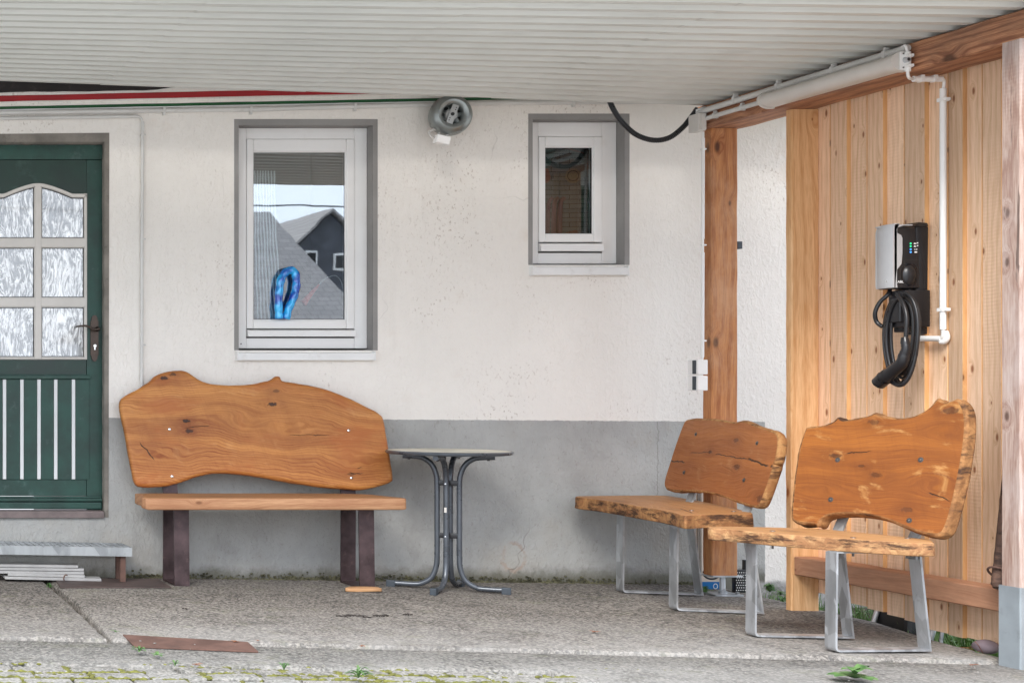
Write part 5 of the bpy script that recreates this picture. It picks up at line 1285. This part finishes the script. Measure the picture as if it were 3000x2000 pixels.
M['slab3'] = slab_wood('front_bench_back_slab', o3, al3, ac3, (.33, .112, .020), (.14, .036, .008), kn, freq=42, bow=-.02, blot=.62, pale=(.58, .33, .12), cracks=cr3, warpk=.05)
M['edge3'] = bark('front_bench_edge', (.36, .175, .065), (.055, .025, .013), (.20, .088, .032), .47, .66)
so3 = Vector((4.0, 6.1, .445)); sal3, sac3 = Vector((.242, -.970, 0)), Vector((.970, .242, 0))
M['seat3'] = slab_wood('front_bench_seat_slab', so3, sal3, sac3, (.52, .28, .12), (.33, .16, .065), [(.2, .2, .05, 1.2, .3)], freq=30, blot=.4, pale=(.60, .42, .26))
M['sedge3'] = bark('front_bench_seat_edge', (.50, .29, .135), (.065, .032, .018), (.30, .145, .065), .47, .63)
seat3 = [(45, 811), (70, 806), (150, 805), (300, 808), (420, 811), (550, 815), (740, 822), (900, 838), (1100, 858), (1300, 878), (1330, 888), (1342, 902), (1300, 903), (1200, 899), (1050, 890), (900, 882), (750, 869), (600, 858), (450, 848), (300, 834), (150, 821), (70, 816)]
back3 = [(600, 248), (620, 233), (700, 225), (760, 205), (786, 180), (803, 177), (820, 190), (850, 190), (960, 170), (1005, 148), (1040, 163), (1130, 182), (1230, 170), (1300, 132), (1345, 88), (1368, 70), (1400, 90), (1430, 86), (1475, 70), (1508, 98), (1530, 150), (1536, 230), (1525, 350), (1500, 500), (1460, 680), (1425, 800), (1395, 850), (1340, 864), (1230, 836), (1150, 803), (1050, 763), (950, 743), (850, 736), (760, 740), (705, 760), (690, 790), (670, 806), (650, 790), (580, 798), (537, 778), (520, 745), (530, 620), (550, 450), (572, 330)]
g3 = gz(4.3, 5.9)
small_bench('foremost slab bench with tall knobbly back in front of the board fence', 'slab benches with bent flat-steel legs', seat3, (1.96, 2050, 1130), .445, back3, (1.96, 2050, 1130), p3, n3, .05,
    [((4.135, 6.03, g3 + .010), (4.515, 5.99, g3 + .010), (4.47, 5.985, .44), (4.54, 5.985, .62)), ((4.212, 5.68, g3 + .010), (4.60, 5.70, g3 + .010), (4.555, 5.695, .44), (4.63, 5.69, .62))],
    ((792, 424), (752, 652), (1269, 424), (1203, 772)), (M['slab3'], M['edge3'], M['seat3'], M['sedge3']), seat_th=.052, taper=-.006, org=(4.36, 5.85, g3), seat_bolts=((4.17, 5.95), (4.30, 5.68), (4.50, 5.66)))

# ================================================================== TABLE
tx, ty, tz = 3.50, 7.375, gz(3.5, 7.375)
tab = thing('bistro_table', 'round bistro table with cream top and four bent dark tube legs', 'table', (tx, ty, tz))
bm = B(); lathe(bm, (tx, ty, .700), (0, 0, 1), [(0, 0), (.284, 0), (.295, .003), (.2995, .010), (.2995, .014), (.295, .018), (.2875, .0195), (.286, .0185)], 96); obj('table_rim', bm, M['anthracite'], tab, smooth='auto')
bm = B(); lathe(bm, (tx, ty, .700), (0, 0, 1), [(.2865, .0186), (.2863, .0192), (0, .0192)], 96); obj('table_top', bm, M['table'], tab)
angs = [(R(152), .268), (R(-28), .262), (R(229), .235), (R(49), .22)]
for i, (a_, rf) in enumerate(angs):
    dx_, dy_ = math.cos(a_), math.sin(a_); rin = .052 if i < 2 else .036
    gf = gz(tx + dx_ * rf, ty + dy_ * rf) + .020
    pr = [(rf, gf), (rf * .62, gf + .0), (rin + .075, gf + .006), (rin + .030, gf + .035), (rin + .006, gf + .09), (rin, gf + .16), (rin, .40), (rin, .53), (rin + .004, .59), (rin + .025, .645), (rin + .065, .678), (rin + .11, .686), (.215, .688)]
    P = catmull([Vector((tx + dx_ * r_, ty + dy_ * r_, z_)) for r_, z_ in pr], False, 7)
    bm = B(); tube(bm, P, .0135, 14); lg = obj('leg', bm, M['anthracite'], tab, smooth='auto')
    e_ = Vector((tx + dx_ * (rf + .004), ty + dy_ * (rf + .004), gf - .004))
    bm = B(); obox(bm, e_, (dx_, dy_, 0), (-dy_, dx_, 0), (0, 0, 1), .022, .0155, .018, .004); obj('foot_cap', bm, M['cap'], lg)
    bm = B(); obox(bm, (tx + dx_ * .19, ty + dy_ * .19, .696), (dx_, dy_, 0), (-dy_, dx_, 0), (0, 0, 1), .02, .012, .006, .002); lathe(bm, (tx + dx_ * .185, ty + dy_ * .185, .676), (0, 0, 1), [(0, -.006), (.007, -.006), (.007, .004)], 10); obj('top_bracket', bm, M['black'], tab)
for zc in (.552, .282):
    bm = B()
    for i, (a_, rf) in enumerate(angs):
        rin = .052 if i < 2 else .036; c_ = Vector((tx + math.cos(a_) * rin * .55, ty + math.sin(a_) * rin * .55, zc)); obox(bm, c_, (math.cos(a_), math.sin(a_), 0), (-math.sin(a_), math.cos(a_), 0), (0, 0, 1), rin * .55, .010, .013, .002)
    obj('leg_clamp', bm, M['black'], tab, smooth='auto')
    a_ = angs[2][0]; bm = B(); lathe(bm, (tx + math.cos(a_) * (.036 + .0135), ty + math.sin(a_) * (.036 + .0135), zc - .003), (math.cos(a_), math.sin(a_), 0), [(.004, -.001), (.004, .002), (0, .003)], 12); obj('screw', bm, M['chrome'], tab)
a_ = angs[2][0]; bm = B(); obox(bm, (tx + math.cos(a_) * .0495, ty + math.sin(a_) * .0495, .416), (math.cos(a_), math.sin(a_), 0), (-math.sin(a_), math.cos(a_), 0), (0, 0, 1), .001, .006, .013, .001); obj('paper_sticker', bm, M['lattice'], tab)
bm = B(); obox(bm, (tx - .055, ty - .06, .682), (1, .2, 0), (0, 1, 0), (0, 0, 1), .017, .004, .018, .005); obj('hanging_tab', bm, M['cap'], tab)

# ================================================================== STEP, PLATES, STRIPS
stp = thing('metal_step', 'galvanised grating step on brown legs below the green door', 'step', (1.4, 7.6, gz(1.4, 7.6)))
sx1 = at(387, 0, 7.48).x; zt_ = at(0, 1603, 7.48).z; sy0, sy1 = 7.48, 7.70
def ztilt(x): return zt_ + .012 * (sx1 - x) / .75
bm = B(); hexa(bm, [(-.4, sy0, ztilt(-.4) - .047), (sx1, sy0, zt_ - .047), (sx1, sy0 + .006, zt_ - .047), (-.4, sy0 + .006, ztilt(-.4) - .047), (-.4, sy0, ztilt(-.4)), (sx1, sy0, zt_), (sx1, sy0 + .006, zt_), (-.4, sy0 + .006, ztilt(-.4))])
hexa(bm, [(sx1 - .006, sy0 + .006, zt_ - .047), (sx1, sy0 + .006, zt_ - .047), (sx1, sy1, zt_ - .047), (sx1 - .006, sy1, zt_ - .047), (sx1 - .006, sy0 + .006, zt_), (sx1, sy0 + .006, zt_), (sx1, sy1, zt_), (sx1 - .006, sy1, zt_)])
hexa(bm, [(-.4, sy1 - .006, ztilt(-.4) - .047), (sx1, sy1 - .006, zt_ - .047), (sx1, sy1, zt_ - .047), (-.4, sy1, ztilt(-.4) - .047), (-.4, sy1 - .006, ztilt(-.4)), (sx1, sy1 - .006, zt_), (sx1, sy1, zt_), (-.4, sy1, ztilt(-.4))])
obj('step_frame', bm, M['galv_dull'], stp)
x = sx1 - .03; bar_me = None
while x > -.38:
    z = ztilt(x)
    if bar_me is None:
        bm = B(); box(bm, -.0022, .0022, sy0 + .006, sy1 - .006, -.022, .0); o = obj('grating_bar', bm, M['galv_dull'], stp, org=None); bar_me = o.data
        o.location = Vector((x, 0, z)) ; off = ORG[stp]
        for v in bar_me.vertices: v.co += off          # bring back to local sheet space
        o.location = Vector((x, 0, z)) - off
    else:
        o = bpy.data.objects.new('grating_bar', bar_me); C.objects.link(o); o.parent = stp; o.location = Vector((x, 0, z)) - ORG[stp]
    x -= .0335
bm = B(); yy = sy0 + .02
while yy < sy1 - .01: 
    hexa(bm, [(-.39, yy, ztilt(-.39) - .010), (sx1 - .006, yy, zt_ - .010), (sx1 - .006, yy + .003, zt_ - .010), (-.39, yy + .003, ztilt(-.39) - .010), (-.39, yy, ztilt(-.39) - .002), (sx1 - .006, yy, zt_ - .002), (sx1 - .006, yy + .003, zt_ - .002), (-.39, yy + .003, ztilt(-.39) - .002)]); yy += .022
bm2 = bm; obj('grating_cross_bar', bm2, M['galv_dull'], stp, kind='stuff')
for (ua, y0) in ((353, 7.50), (341, 7.63)):
    xa = at(ua, 0, y0).x
    bm = B(); box(bm, xa, xa + .028, y0, y0 + .028, gz(xa, y0), zt_ - .048, .002); obj('leg', bm, M['rust'], stp)
bm = B(); box(bm, -.3, -.272, 7.5, 7.528, gz(0, 7.5), ztilt(-.3) - .048, .002); obj('leg', bm, M['rust'], stp)
# rusty cover plate set in the slab joint, steel sheet under the step
def plate(pxs, mat, th, lab, cat, name='steel_plate', dz=.0):
    Pt = [ong(u, v, (.001 if i > 1 or 'sheet' in lab else -.012)) for i, (u, v) in enumerate(pxs)]; c_ = sum(Pt, Vector()) / len(Pt)
    bm = B(); bot = [q + Vector((0, 0, dz)) for q in Pt]; top = [q + Vector((0, 0, th + dz)) for q in Pt]
    hexa(bm, bot + top, bev=.001); o = obj(name, bm, mat, org=c_); tag(o, lab, cat)
plate([(395, 1896), (757, 1911), (726, 1883), (360, 1861)], M['rust'], .006, 'flat rusty red-brown steel plate lying on the concrete edge', 'plate', dz=.0)
plate([(176, 1722), (502, 1722), (462, 1697), (162, 1699)], M['rustdark'], .007, 'dark brown steel sheet lying under the step beside the bench leg', 'plate')
rr = random.Random(21)
for i, (u0, u1, v0, v1, tl) in enumerate(((15, 298, 1689, 1700, 7.50), (24, 250, 1683, 1692, 7.51), (-200, 248, 1675, 1687, 7.515), (-200, 247, 1668, 1680, 7.52), (-220, 230, 1660, 1673, 7.53))):
    a = at(u0, v0, tl); c = at(u1, v1, tl); z0 = gz(1.3, 7.5) + .002 + i * .0165; th = .014
    bm = B(); dy = rr.uniform(-.004, .004); sk = .012
    hexa(bm, [(a.x, tl + dy, z0 + sk), (c.x, tl + dy + .01, z0), (c.x + .01, tl + .10 + dy, z0), (a.x, tl + .11 + dy, z0 + sk), (a.x, tl + dy, z0 + th + sk), (c.x, tl + dy + .01, z0 + th), (c.x + .01, tl + .10 + dy, z0 + th), (a.x, tl + .11 + dy, z0 + th + sk)], bev=.002)
    o = obj('plastic_strip', bm, M['pstrip'], org=((a.x + c.x) / 2, tl + .05, z0))
    tag(o, 'dirty white plastic strip, ' + ('lowest of the stack under the metal step', 'second from the bottom in the stack under the step', 'middle one in the stack under the metal step', 'second from the top in the stack under the step', 'topmost of the stack under the metal step')[i], 'plastic strip', 'plastic strips stacked under the metal step')
P = catmull([ong(u, v, .012) for u, v in ((186, 1702), (189, 1692), (196, 1687), (193, 1698))], False, 6)
P = catmull([at(188, 1699, 7.485), at(187, 1690, 7.48), at(192, 1683, 7.485), at(197, 1684, 7.49)], False, 6)
bm = B(); tube(bm, P, .0035, 8); o = obj('rusty_wire', bm, M['rust'], org=P[0], smooth=True); tag(o, 'bent rusty wire end hooked round the stacked plastic strips', 'wire')

# ================================================================== BEHIND THE WALL POST
k = NT('enamel_sign_print', .35, .5)
M['cream'] = plain('cream_sign_board', (.66, .56, .46), .5, 0, .05, 6, .05, 40); M['bluep'] = plain('blue_sign_paint', (.015, .16, .42), .45, 0, .08, 6, .05, 40)
sg = thing('sign_board', 'cream board with black lines and blue foot, leaning behind the brown wall post', 'sign', tuple(ong(2075, 1733)))
sy = 7.55
def sgp(u, v): return at(u, v, sy)
bm = B(); box(bm, sgp(2042, 0).x, sgp(2112, 0).x, sy, sy + .012, sgp(0, 1735).z + .005, sgp(0, 1400).z, .004); obj('board', bm, M['cream'], sg)
bm = B(); box(bm, sgp(2057, 0).x, sgp(2107, 0).x, sy - .0016, sy - .0002, sgp(0, 1729).z, sgp(0, 1703).z, .0004); obj('blue_panel', bm, M['bluep'], sg)
for u in (2044.5, 2048.6, 2053.5):
    bm = B(); P = [sgp(u, 1400), sgp(u, 1718), sgp(u + .8, 1727), sgp(u + 3.5, 1730)]
    for q in P: q.y = sy - .0008
    tube(bm, catmull(P, False, 4), .0018, 6); obj('border_line', bm, M['black'], sg)
me = text_mesh('O', .042, .0004); me.materials.clear(); me.materials.append(M['print'])
o = bpy.data.objects.new('lettering', me); C.objects.link(o); o.parent = sg; o.location = sgp(2095.5, 1717) + Vector((0, -.0022, 0)) - ORG[sg]; o.rotation_euler = (R(90), 0, 0); o.scale = (.8, 1, 1)
P = catmull([at(u, v, 7.5) for u, v in ((2062, 1672), (2063, 1684), (2075, 1693), (2092, 1694), (2104, 1688))], False, 6)
bm = B(); tube(bm, P, .0055, 8); o = obj('cable_loop', bm, M['cable'], org=P[0], smooth=True); tag(o, 'black cable loop hanging under the foot of the brown wall post', 'cable')
# perforated black crate
cb = thing('plastic_crate', 'small black perforated crate between the brown post and the bench leg', 'crate', tuple(ong(2172, 1733)))
ycr = 7.42; a, c = at(2155, 1736, ycr), at(2200, 1668, ycr)
bm = B(); box(bm, a.x, c.x, ycr, ycr + .03, max(a.z, gz(5, 7.4)), c.z, .004); box(bm, a.x + .05, a.x + .075, ycr + .005, ycr + .025, c.z, c.z + .05, .003); obj('crate_body', bm, M['black'], cb)
bm = B()
nx, nz_ = 7, 8
for i in range(nx):
    for j in range(nz_):
        x_ = a.x + (c.x - a.x) * (i + .5 + (.25 if j % 2 else -.1)) / nx; z_ = a.z + .008 + (c.z - a.z - .016) * (j + .5) / nz_
        box(bm, x_ - .002, x_ + .002, ycr - .001, ycr + .001, z_ - .0022, z_ + .0022)
obj('white_dot', bm, M['print'], cb, kind='stuff')

# ---- log with iron ring behind the front post
lg = thing('old_log', 'old dark brown log with rusty iron ring leaning behind the front post', 'log', (4.86, 5.52, .24))
P = [Vector(at(2914, 1722, 5.56)), at(2919, 1660, 5.58), at(2926, 1560, 5.60), at(2933, 1450, 5.62), at(2940, 1340, 5.64)]
P = [Vector((p.x + .02, p.y, p.z)) for p in P]
bm = B(); PP = catmull(P, False, 8); tube(bm, PP, .03, 18, rfun=lambda i: .030 - .016 * i / len(PP) + .0025 * noise.noise(Vector((i * .5, 0, 0))) + (-.008 if i < 2 else 0)); obj('trunk', bm, M['log'], lg, smooth='auto')
ring = []; c_ = PP[6]; ax = (PP[8] - PP[4]).normalized(); ax = (ax + Vector((.5, 0, 0))).normalized(); u_ = ax.orthogonal().normalized(); v_ = ax.cross(u_)
for i in range(28): t = 2 * math.pi * i / 28; ring.append(c_ + (u_ * math.cos(t) + v_ * math.sin(t)) * .042)
bm = B(); tube(bm, ring, .0042, 8, closed=True); obj('iron_ring', bm, M['rust'], lg, smooth=True)

# ================================================================== GARDEN BEYOND THE FENCE
def blades(name, n, fn, mat, hmin, hmax, wd, seed, label=None):
    rr = random.Random(seed); bm = B()
    for _ in range(n):
        x, y, z = fn(rr); h = rr.uniform(hmin, hmax); a = rr.uniform(0, 6.28); l = rr.uniform(.1, .7) * h
        d = Vector((math.cos(a), math.sin(a), 0)); s = Vector((-d.y, d.x, 0)) * wd * rr.uniform(.6, 1.3); p = Vector((x, y, z))
        q = [p - s, p + s, p + d * l * .35 + s * .8 + Vector((0, 0, h * .6)), p + d * l * .35 - s * .8 + Vector((0, 0, h * .6)), p + d * l + Vector((0, 0, h))]
        v = [bm.verts.new(c) for c in q]; bm.faces.new(v[:4]); bm.faces.new((v[3], v[2], v[4]))
    return bm
gsoil = lambda x, y: -.20 + .07 * noise.noise(Vector(((x - 4.95) / 3.2 * 8, (y - 4.2) / 3.7 * 8, 1)))
def reg(rr):
    y = rr.uniform(4.9, 7.5); x = rr.uniform(5.02, 5.6) if y > 5.9 else rr.uniform(4.93, 5.5)
    return x, y, gsoil(x, y)
tagk = obj('grass', blades('grass', 5200, reg, None, .05, .19, .0026, 5), M['grass'], kind='stuff'); 
def leafy(bm, c, s, n, rr, flat=.4, wfac=.34):
    for i in range(n):
        a = 2 * math.pi * i / n + rr.uniform(-.4, .4); L = s * rr.uniform(.6, 1.1); up = L * rr.uniform(flat * .4, flat)
        d = Vector((math.cos(a), math.sin(a), 0)); sd_ = Vector((-d.y, d.x, 0)) * L * wfac; o_ = Vector(c)
        pr = [(0, 0, .12), (.3, .75, .8), (.6, 1.0, .95), (.85, .9, .55), (1, .75, 0)]; L_, R_, Cn = [], [], []
        for t, hz, w_ in pr:
            m_ = o_ + d * L * t + Vector((0, 0, up * hz)); w_ *= .85 + .3 * rr.random(); L_.append(bm.verts.new(m_ + sd_ * w_ * .5 + Vector((0, 0, .12 * L * w_ * .5)))); R_.append(bm.verts.new(m_ - sd_ * w_ * .5 + Vector((0, 0, .12 * L * w_ * .5)))); Cn.append(bm.verts.new(m_))
        for j in range(len(pr) - 1): bm.faces.new((L_[j], L_[j + 1], Cn[j + 1], Cn[j])); bm.faces.new((Cn[j], Cn[j + 1], R_[j + 1], R_[j]))
rr = random.Random(31)
bm = B()
for i in range(230):
    x, y, z = reg(rr); leafy(bm, (x, y, z + rr.uniform(.02, .11)), rr.uniform(.03, .065), rr.randint(4, 7), rr, .9, .5)
obj('ground_cover', bm, M['leaf'], kind='stuff')
bm = B()
for i in range(60):
    a = ong(2865 + rr.gauss(0, 28), 1905 + rr.gauss(0, 6), -.02); d = Vector((rr.uniform(-1, 1), rr.uniform(-1, 1), rr.uniform(-.1, .5))).normalized() * rr.uniform(.02, .06)
    a.x += .06; tube(bm, [a, a + d * .5 + Vector((0, 0, .006)), a + d], .0012, 4)
obj('dry_needles', bm, M['dryleaf'], kind='stuff')
# weeds on the concrete (things)
def weed(u, v, s, n, lab, flat=.5, wf=.34, tiers=1, mat='leaf', dz=0.0, cat='weed', name='weed'):
    p = ong(u, v, dz); bm = B(); r_ = random.Random(int(u))
    for t in range(tiers): leafy(bm, p + Vector((0, 0, t * s * .14)), s * (.78 - .2 * t), n, r_, flat * .6 + .3 * t, wf * 1.25)
    o = obj(name, bm, M[mat], org=p); tag(o, lab, cat); return o
weed(147, 1722, .035, 8, 'small dark green weed tuft in the slab joint near the stacked strips', 1.0, .3, 3)
weed(408, 1908, .055, 6, 'green weed at the left corner of the rusty plate', .6, .3, 2)
weed(462, 1918, .06, 5, 'flat green weed at the front edge of the rusty plate', .3, .3, 1)
weed(338, 1850, .03, 4, 'tiny green weed on the concrete behind the rusty plate', .5, .3, 1)
weed(513, 1950, .035, 4, 'tiny upright green weed in the paving in front of the rusty plate', 1.4, .25, 2)
weed(832, 1962, .045, 5, 'small upright weed at the edge of the mossy paving', 1.6, .2, 2)
weed(1050, 1985, .07, 14, 'loose tuft of green grass at the end of the mossy paving', .8, .12, 2)
weed(2066, 1738, .05, 5, 'small weed growing beside the blue foot of the sign board', 1.4, .45, 3)
weed(2255, 1733, .07, 9, 'leafy weed at the foot of the white wall between the posts', 1.1, .45, 3)
weed(2286, 1742, .05, 7, 'low dark green weed beside the pale fence post', .5, .5, 2)
weed(2505, 1986, .11, 7, 'broad flat-leaved green weed on the concrete at the lower right', .25, .55, 2)
weed(2570, 1800, .09, 6, 'climbing green leaves below the fence boards', 1.2, .5, 2, dz=-.03)
for i, (u, v, s, lab) in enumerate(((1742, 1851, .032, 'curled brown dry leaf on the concrete in front of the round table'), (1060, 1893, .026, 'small dry brown leaf on the concrete lip near the long bench'), (690, 1880, .028, 'dry brown leaf scraps on the back edge of the rusty plate'), (575, 1947, .03, 'brown tuft of dry leaves on the mossy paving'), (755, 1876, .016, 'tiny dry leaf just right of the rusty plate'), (2850, 1948, .025, 'small reddish dry plant by the front post'))):
    weed(u, v, s, 5, lab, .5, .5, 1, 'dryleaf', .004, 'dry leaf', 'dry_leaf')
r5 = random.Random(9)
for i, (u, v, s, lab) in enumerate(((1036, 1804, .07, 'dark debris scraps on the concrete, leftmost of three'), (1118, 1803, .055, 'dark debris scraps on the concrete, middle of three'), (1192, 1800, .03, 'dark debris scraps on the concrete, rightmost of three'), (543, 1782, .018, 'small dark lump on the concrete under the long bench'))):
    p = ong(u, v, .002); bm = B()
    for _ in range(9 if i < 3 else 3):
        q = p + Vector((r5.gauss(0, s * .42), r5.gauss(0, s * .35), 0)); dd = Vector((r5.uniform(-1, 1), r5.uniform(-.6, .6), r5.uniform(0, .15))) * s * .28; tube(bm, [q - dd, q + Vector((0, 0, .003)), q + dd], .0028, 5)
    o = obj('debris', bm, M['twig'], org=p); tag(o, lab, 'debris')
r5 = random.Random(12); bm = Blobs()
for _ in range(420):
    u, v = r5.uniform(-100, 2900), r5.uniform(1725, 1995); p = ong(u, v, .001)
    if p.y > 7.7 or p.x > 4.7: continue
    s = r5.uniform(.0015, .0045); bm.add(p.x, p.y, p.z, s * r5.uniform(.8, 2), s, s * .5)
bm.build('grit', M['conc_slab'])
# moss and grit line along the foot of the wall
bm = Blobs()
for _ in range(2600):
    x = r5.uniform(1.9, 5.0); 
    if noise.noise(Vector((x * 2.2, 3, 0))) < -.12 and r5.random() < .7: continue
    y = 7.745 - abs(r5.gauss(0, .018)); z = gz(x, y) + (abs(r5.gauss(0, .012)) if y > 7.735 else 0); s = r5.uniform(.003, .008)
    bm.add(x, y, z, s, s, s * .8)
M['footmoss'] = plain('dirty_wall_foot_moss', (.085, .08, .045), .95, 0, .5, 12, .9, 200)
bm.build('wall_foot_moss', M['footmoss'])
# trestle poles, dark bag, stone in the garden
for (u0, v0, u1, v1, lab) in ((2572, 1780, 2557, 1828, 'leftmost silver pole beneath the fence boards'), (2738, 1830, 2722, 1885, 'middle silver pole beneath the fence boards'), (2762, 1838, 2755, 1890, 'rightmost thin silver pole beneath the fence boards')):
    y = 5.15 * F / (u1 - CX); a, c = at(u1, v1, y), at(u0, v0, y); d = (c - a).normalized()
    bm = B(); tube(bm, [a - d * .12, c + d * .9], .011 if 'thin' not in lab else .007, 12); o = obj('metal_pole', bm, M['galv'], org=a - d * .12, smooth='auto'); tag(o, lab + ', standing in the grass', 'pole')
y = 5.2 * F / (2680 - CX); a = at(2680, 1872, y)
bm = B(); hexa(bm, [(a.x - .04, y, a.z - .08), (a.x + .05, y, a.z - .08), (a.x + .05, y + .2, a.z - .08), (a.x - .04, y + .2, a.z - .08), (a.x - .01, y + .02, a.z + .25), (a.x + .08, y + .02, a.z + .25), (a.x + .08, y + .2, a.z + .25), (a.x - .01, y + .2, a.z + .25)], bev=.02); o = obj('dark_post', bm, M['black'], org=a); tag(o, 'dark leaning post seen under the fence behind the front bench leg', 'post')
a = at(2815, 1868, 6.0 * .97)
bm = B(); bmesh.ops.create_icosphere(bm, subdivisions=3, radius=1, matrix=Matrix.Translation(a + Vector((.10, 0, -.035))) @ Matrix.Diagonal((.04, .05, .03, 1)))
for v in bm.verts: v.co += Vector((1, 1, 1)) * .008 * noise.noise(v.co * 12)
M['stone'] = plain('violet_grey_stone', (.19, .15, .17), .8, 0, .25, 12, .5, 60); o = obj('garden_stone', bm, M['stone'], org=a, smooth=True); tag(o, 'violet-grey rounded stone in the grass under the fence', 'stone')

# ================================================================== ACROSS THE YARD (seen in the glass)
def shingle():
    k = NT('grey_roof_shingles', .8, .3); p = k.pos; q = k.sep(p)
    br = k.n('ShaderNodeTexBrick'); k.put(br.inputs['Vector'], k.comb(q[0], k.math('MULTIPLY', q[2], 1.6), 0))
    for nm, v in (('Color1', (.29, .275, .27, 1)), ('Color2', (.36, .34, .33, 1)), ('Mortar', (.20, .19, .185, 1))): br.inputs[nm].default_value = v
    for nm, v in (('Scale', 3), ('Mortar Size', .03), ('Brick Width', .7), ('Row Height', .45)): br.inputs[nm].default_value = v
    k.color(br.outputs['Color']); return k.m
M['shingle'] = shingle(); M['darkslate'] = plain('dark_slate_wall', (.07, .075, .09), .7, 0, .3, 3, .3, 10)
M['rend'] = plain('pale_render', (.6, .58, .53), .9, 0, .08, 1, .1, 20)
hA = thing('neighbour_house', 'low house with broad grey shingle roof across the yard', 'house', (9.3, -15, -.3))
bm = B(); box(bm, 7.4, 10.9, -18.5, -11.4, -.3, 2.25); obj('wall', bm, M['rend'], hA)
bm = B(); e_ = [(6.9, -11, 2.15), (11.15, -11, 2.15), (11.15, -19, 2.15), (6.9, -19, 2.15)]; r0, r1 = (9.2, -15, 4.60), (10.72, -15, 4.60)
V = [bm.verts.new(q) for q in e_ + [r0, r1]]
for q in ((0, 1, 5, 4), (1, 2, 5), (2, 3, 4, 5), (3, 0, 4), (0, 3, 2, 1)): bm.faces.new([V[i] for i in q])
obj('roof', bm, M['shingle'], hA)
hB = thing('slate_house', 'dark slate house with white dormer windows across the yard', 'house', (18, -22, -.3))
bm = B(); box(bm, 13.2, 27, -30, -22, -.3, 4.0); obj('wall', bm, M['darkslate'], hB)
bm = B(); prism(bm, [Vector((13.35, -22.0, 4.001)), Vector((16.2, -22.0, 4.001)), Vector((14.75, -22.0, 5.35))], (0, -6, 0)); obj('gable', bm, M['darkslate'], hB)
bm = B(); prism(bm, [Vector((16.6, -21.9, 4.001)), Vector((27.3, -21.9, 4.001)), Vector((27.3, -26, 8.6)), Vector((17.4, -26, 8.6))], (0, -.2, .02))
for sx in (-1, 1): prism(bm, [Vector((14.75, -21.8, 5.42)), Vector((14.75 + sx * 1.6, -21.8, 3.93)), Vector((14.75 + sx * 1.6, -28, 3.93)), Vector((14.75, -28, 5.42))], (0, 0, .07))
obj('roof', bm, M['shingle'], hB)
for x_, z_ in ((14.25, 4.15), (15.0, 4.1), (19.0, 2.9), (21.5, 2.9), (24.0, 2.9)):
    bm = B(); box(bm, x_ - .15, x_ + .15, -22.0, -21.93, z_ - .24, z_ + .24, .02); f_ = obj('window', bm, M['white_pvc'], hB)
    bm = B(); box(bm, x_ - .10, x_ + .10, -21.94, -21.92, z_ - .18, z_ + .18); obj('pane', bm, M['black_gloss'], f_)
for k_, (za_, zb2) in enumerate(((4.35, 4.15), (3.95, 3.85))):
    P = [Vector((-6 + 30 * i / 30, -7 - k_, za_ + (zb2 - za_) * i / 30 + .0045 * (i - 15) ** 2)) for i in range(31)]
    bm = B(); tube(bm, P, .014, 6); o = obj('power_line', bm, M['cable'], org=P[0], smooth=True); tag(o, ('upper' if k_ == 0 else 'lower') + ' overhead power line crossing the sky, mirrored in the larger window', 'cable', None)
# a dark broad tree to the right, mirrored in the small window
tr = thing('tree', 'broad dark green tree standing across the yard', 'tree', (16.0, -11.5, -.3))
bm = B(); tube(bm, [Vector((16, -11.5, -.35)), Vector((16.05, -11.5, 1.4)), Vector((15.95, -11.45, 3.4)), Vector((16.1, -11.5, 5.4))], .2, 12, rfun=lambda i: .24 - .05 * i)
for i in range(9):
    t = i * .9; z = 2.0 + .4 * i; tube(bm, [Vector((16, -11.5, z)), Vector((16 + math.cos(t) * .9, -11.5 + math.sin(t) * .9, z + .6)), Vector((16 + math.cos(t) * 1.9, -11.5 + math.sin(t) * 1.9, z + .9))], .05, 6, rfun=lambda i: .06 - .02 * i)
obj('trunk', bm, M['log'], tr)
r7 = random.Random(77); bm = B()
for i in range(9000):
    t, f_ = r7.uniform(0, 6.283), math.acos(r7.uniform(-1, 1)); r_ = r7.uniform(.35, 1) ** .6
    d = Vector((math.sin(f_) * math.cos(t), math.sin(f_) * math.sin(t), math.cos(f_)))
    q = Vector((16, -11.5, 4.9)) + Vector((d.x * 2.5, d.y * 2.3, d.z * 3.1)) * r_ * (1 + .25 * noise.noise(d * 3))
    a_ = Vector((r7.gauss(0, 1), r7.gauss(0, 1), r7.gauss(0, 1))).normalized() * .12; b_ = a_.orthogonal().normalized() * .07
    bm.faces.new([bm.verts.new(q + v) for v in (-a_, b_, a_, -b_)])
obj('crown', bm, leafm('dark_tree_leaf', (.02, .045, .015), (.05, .09, .03)), tr)
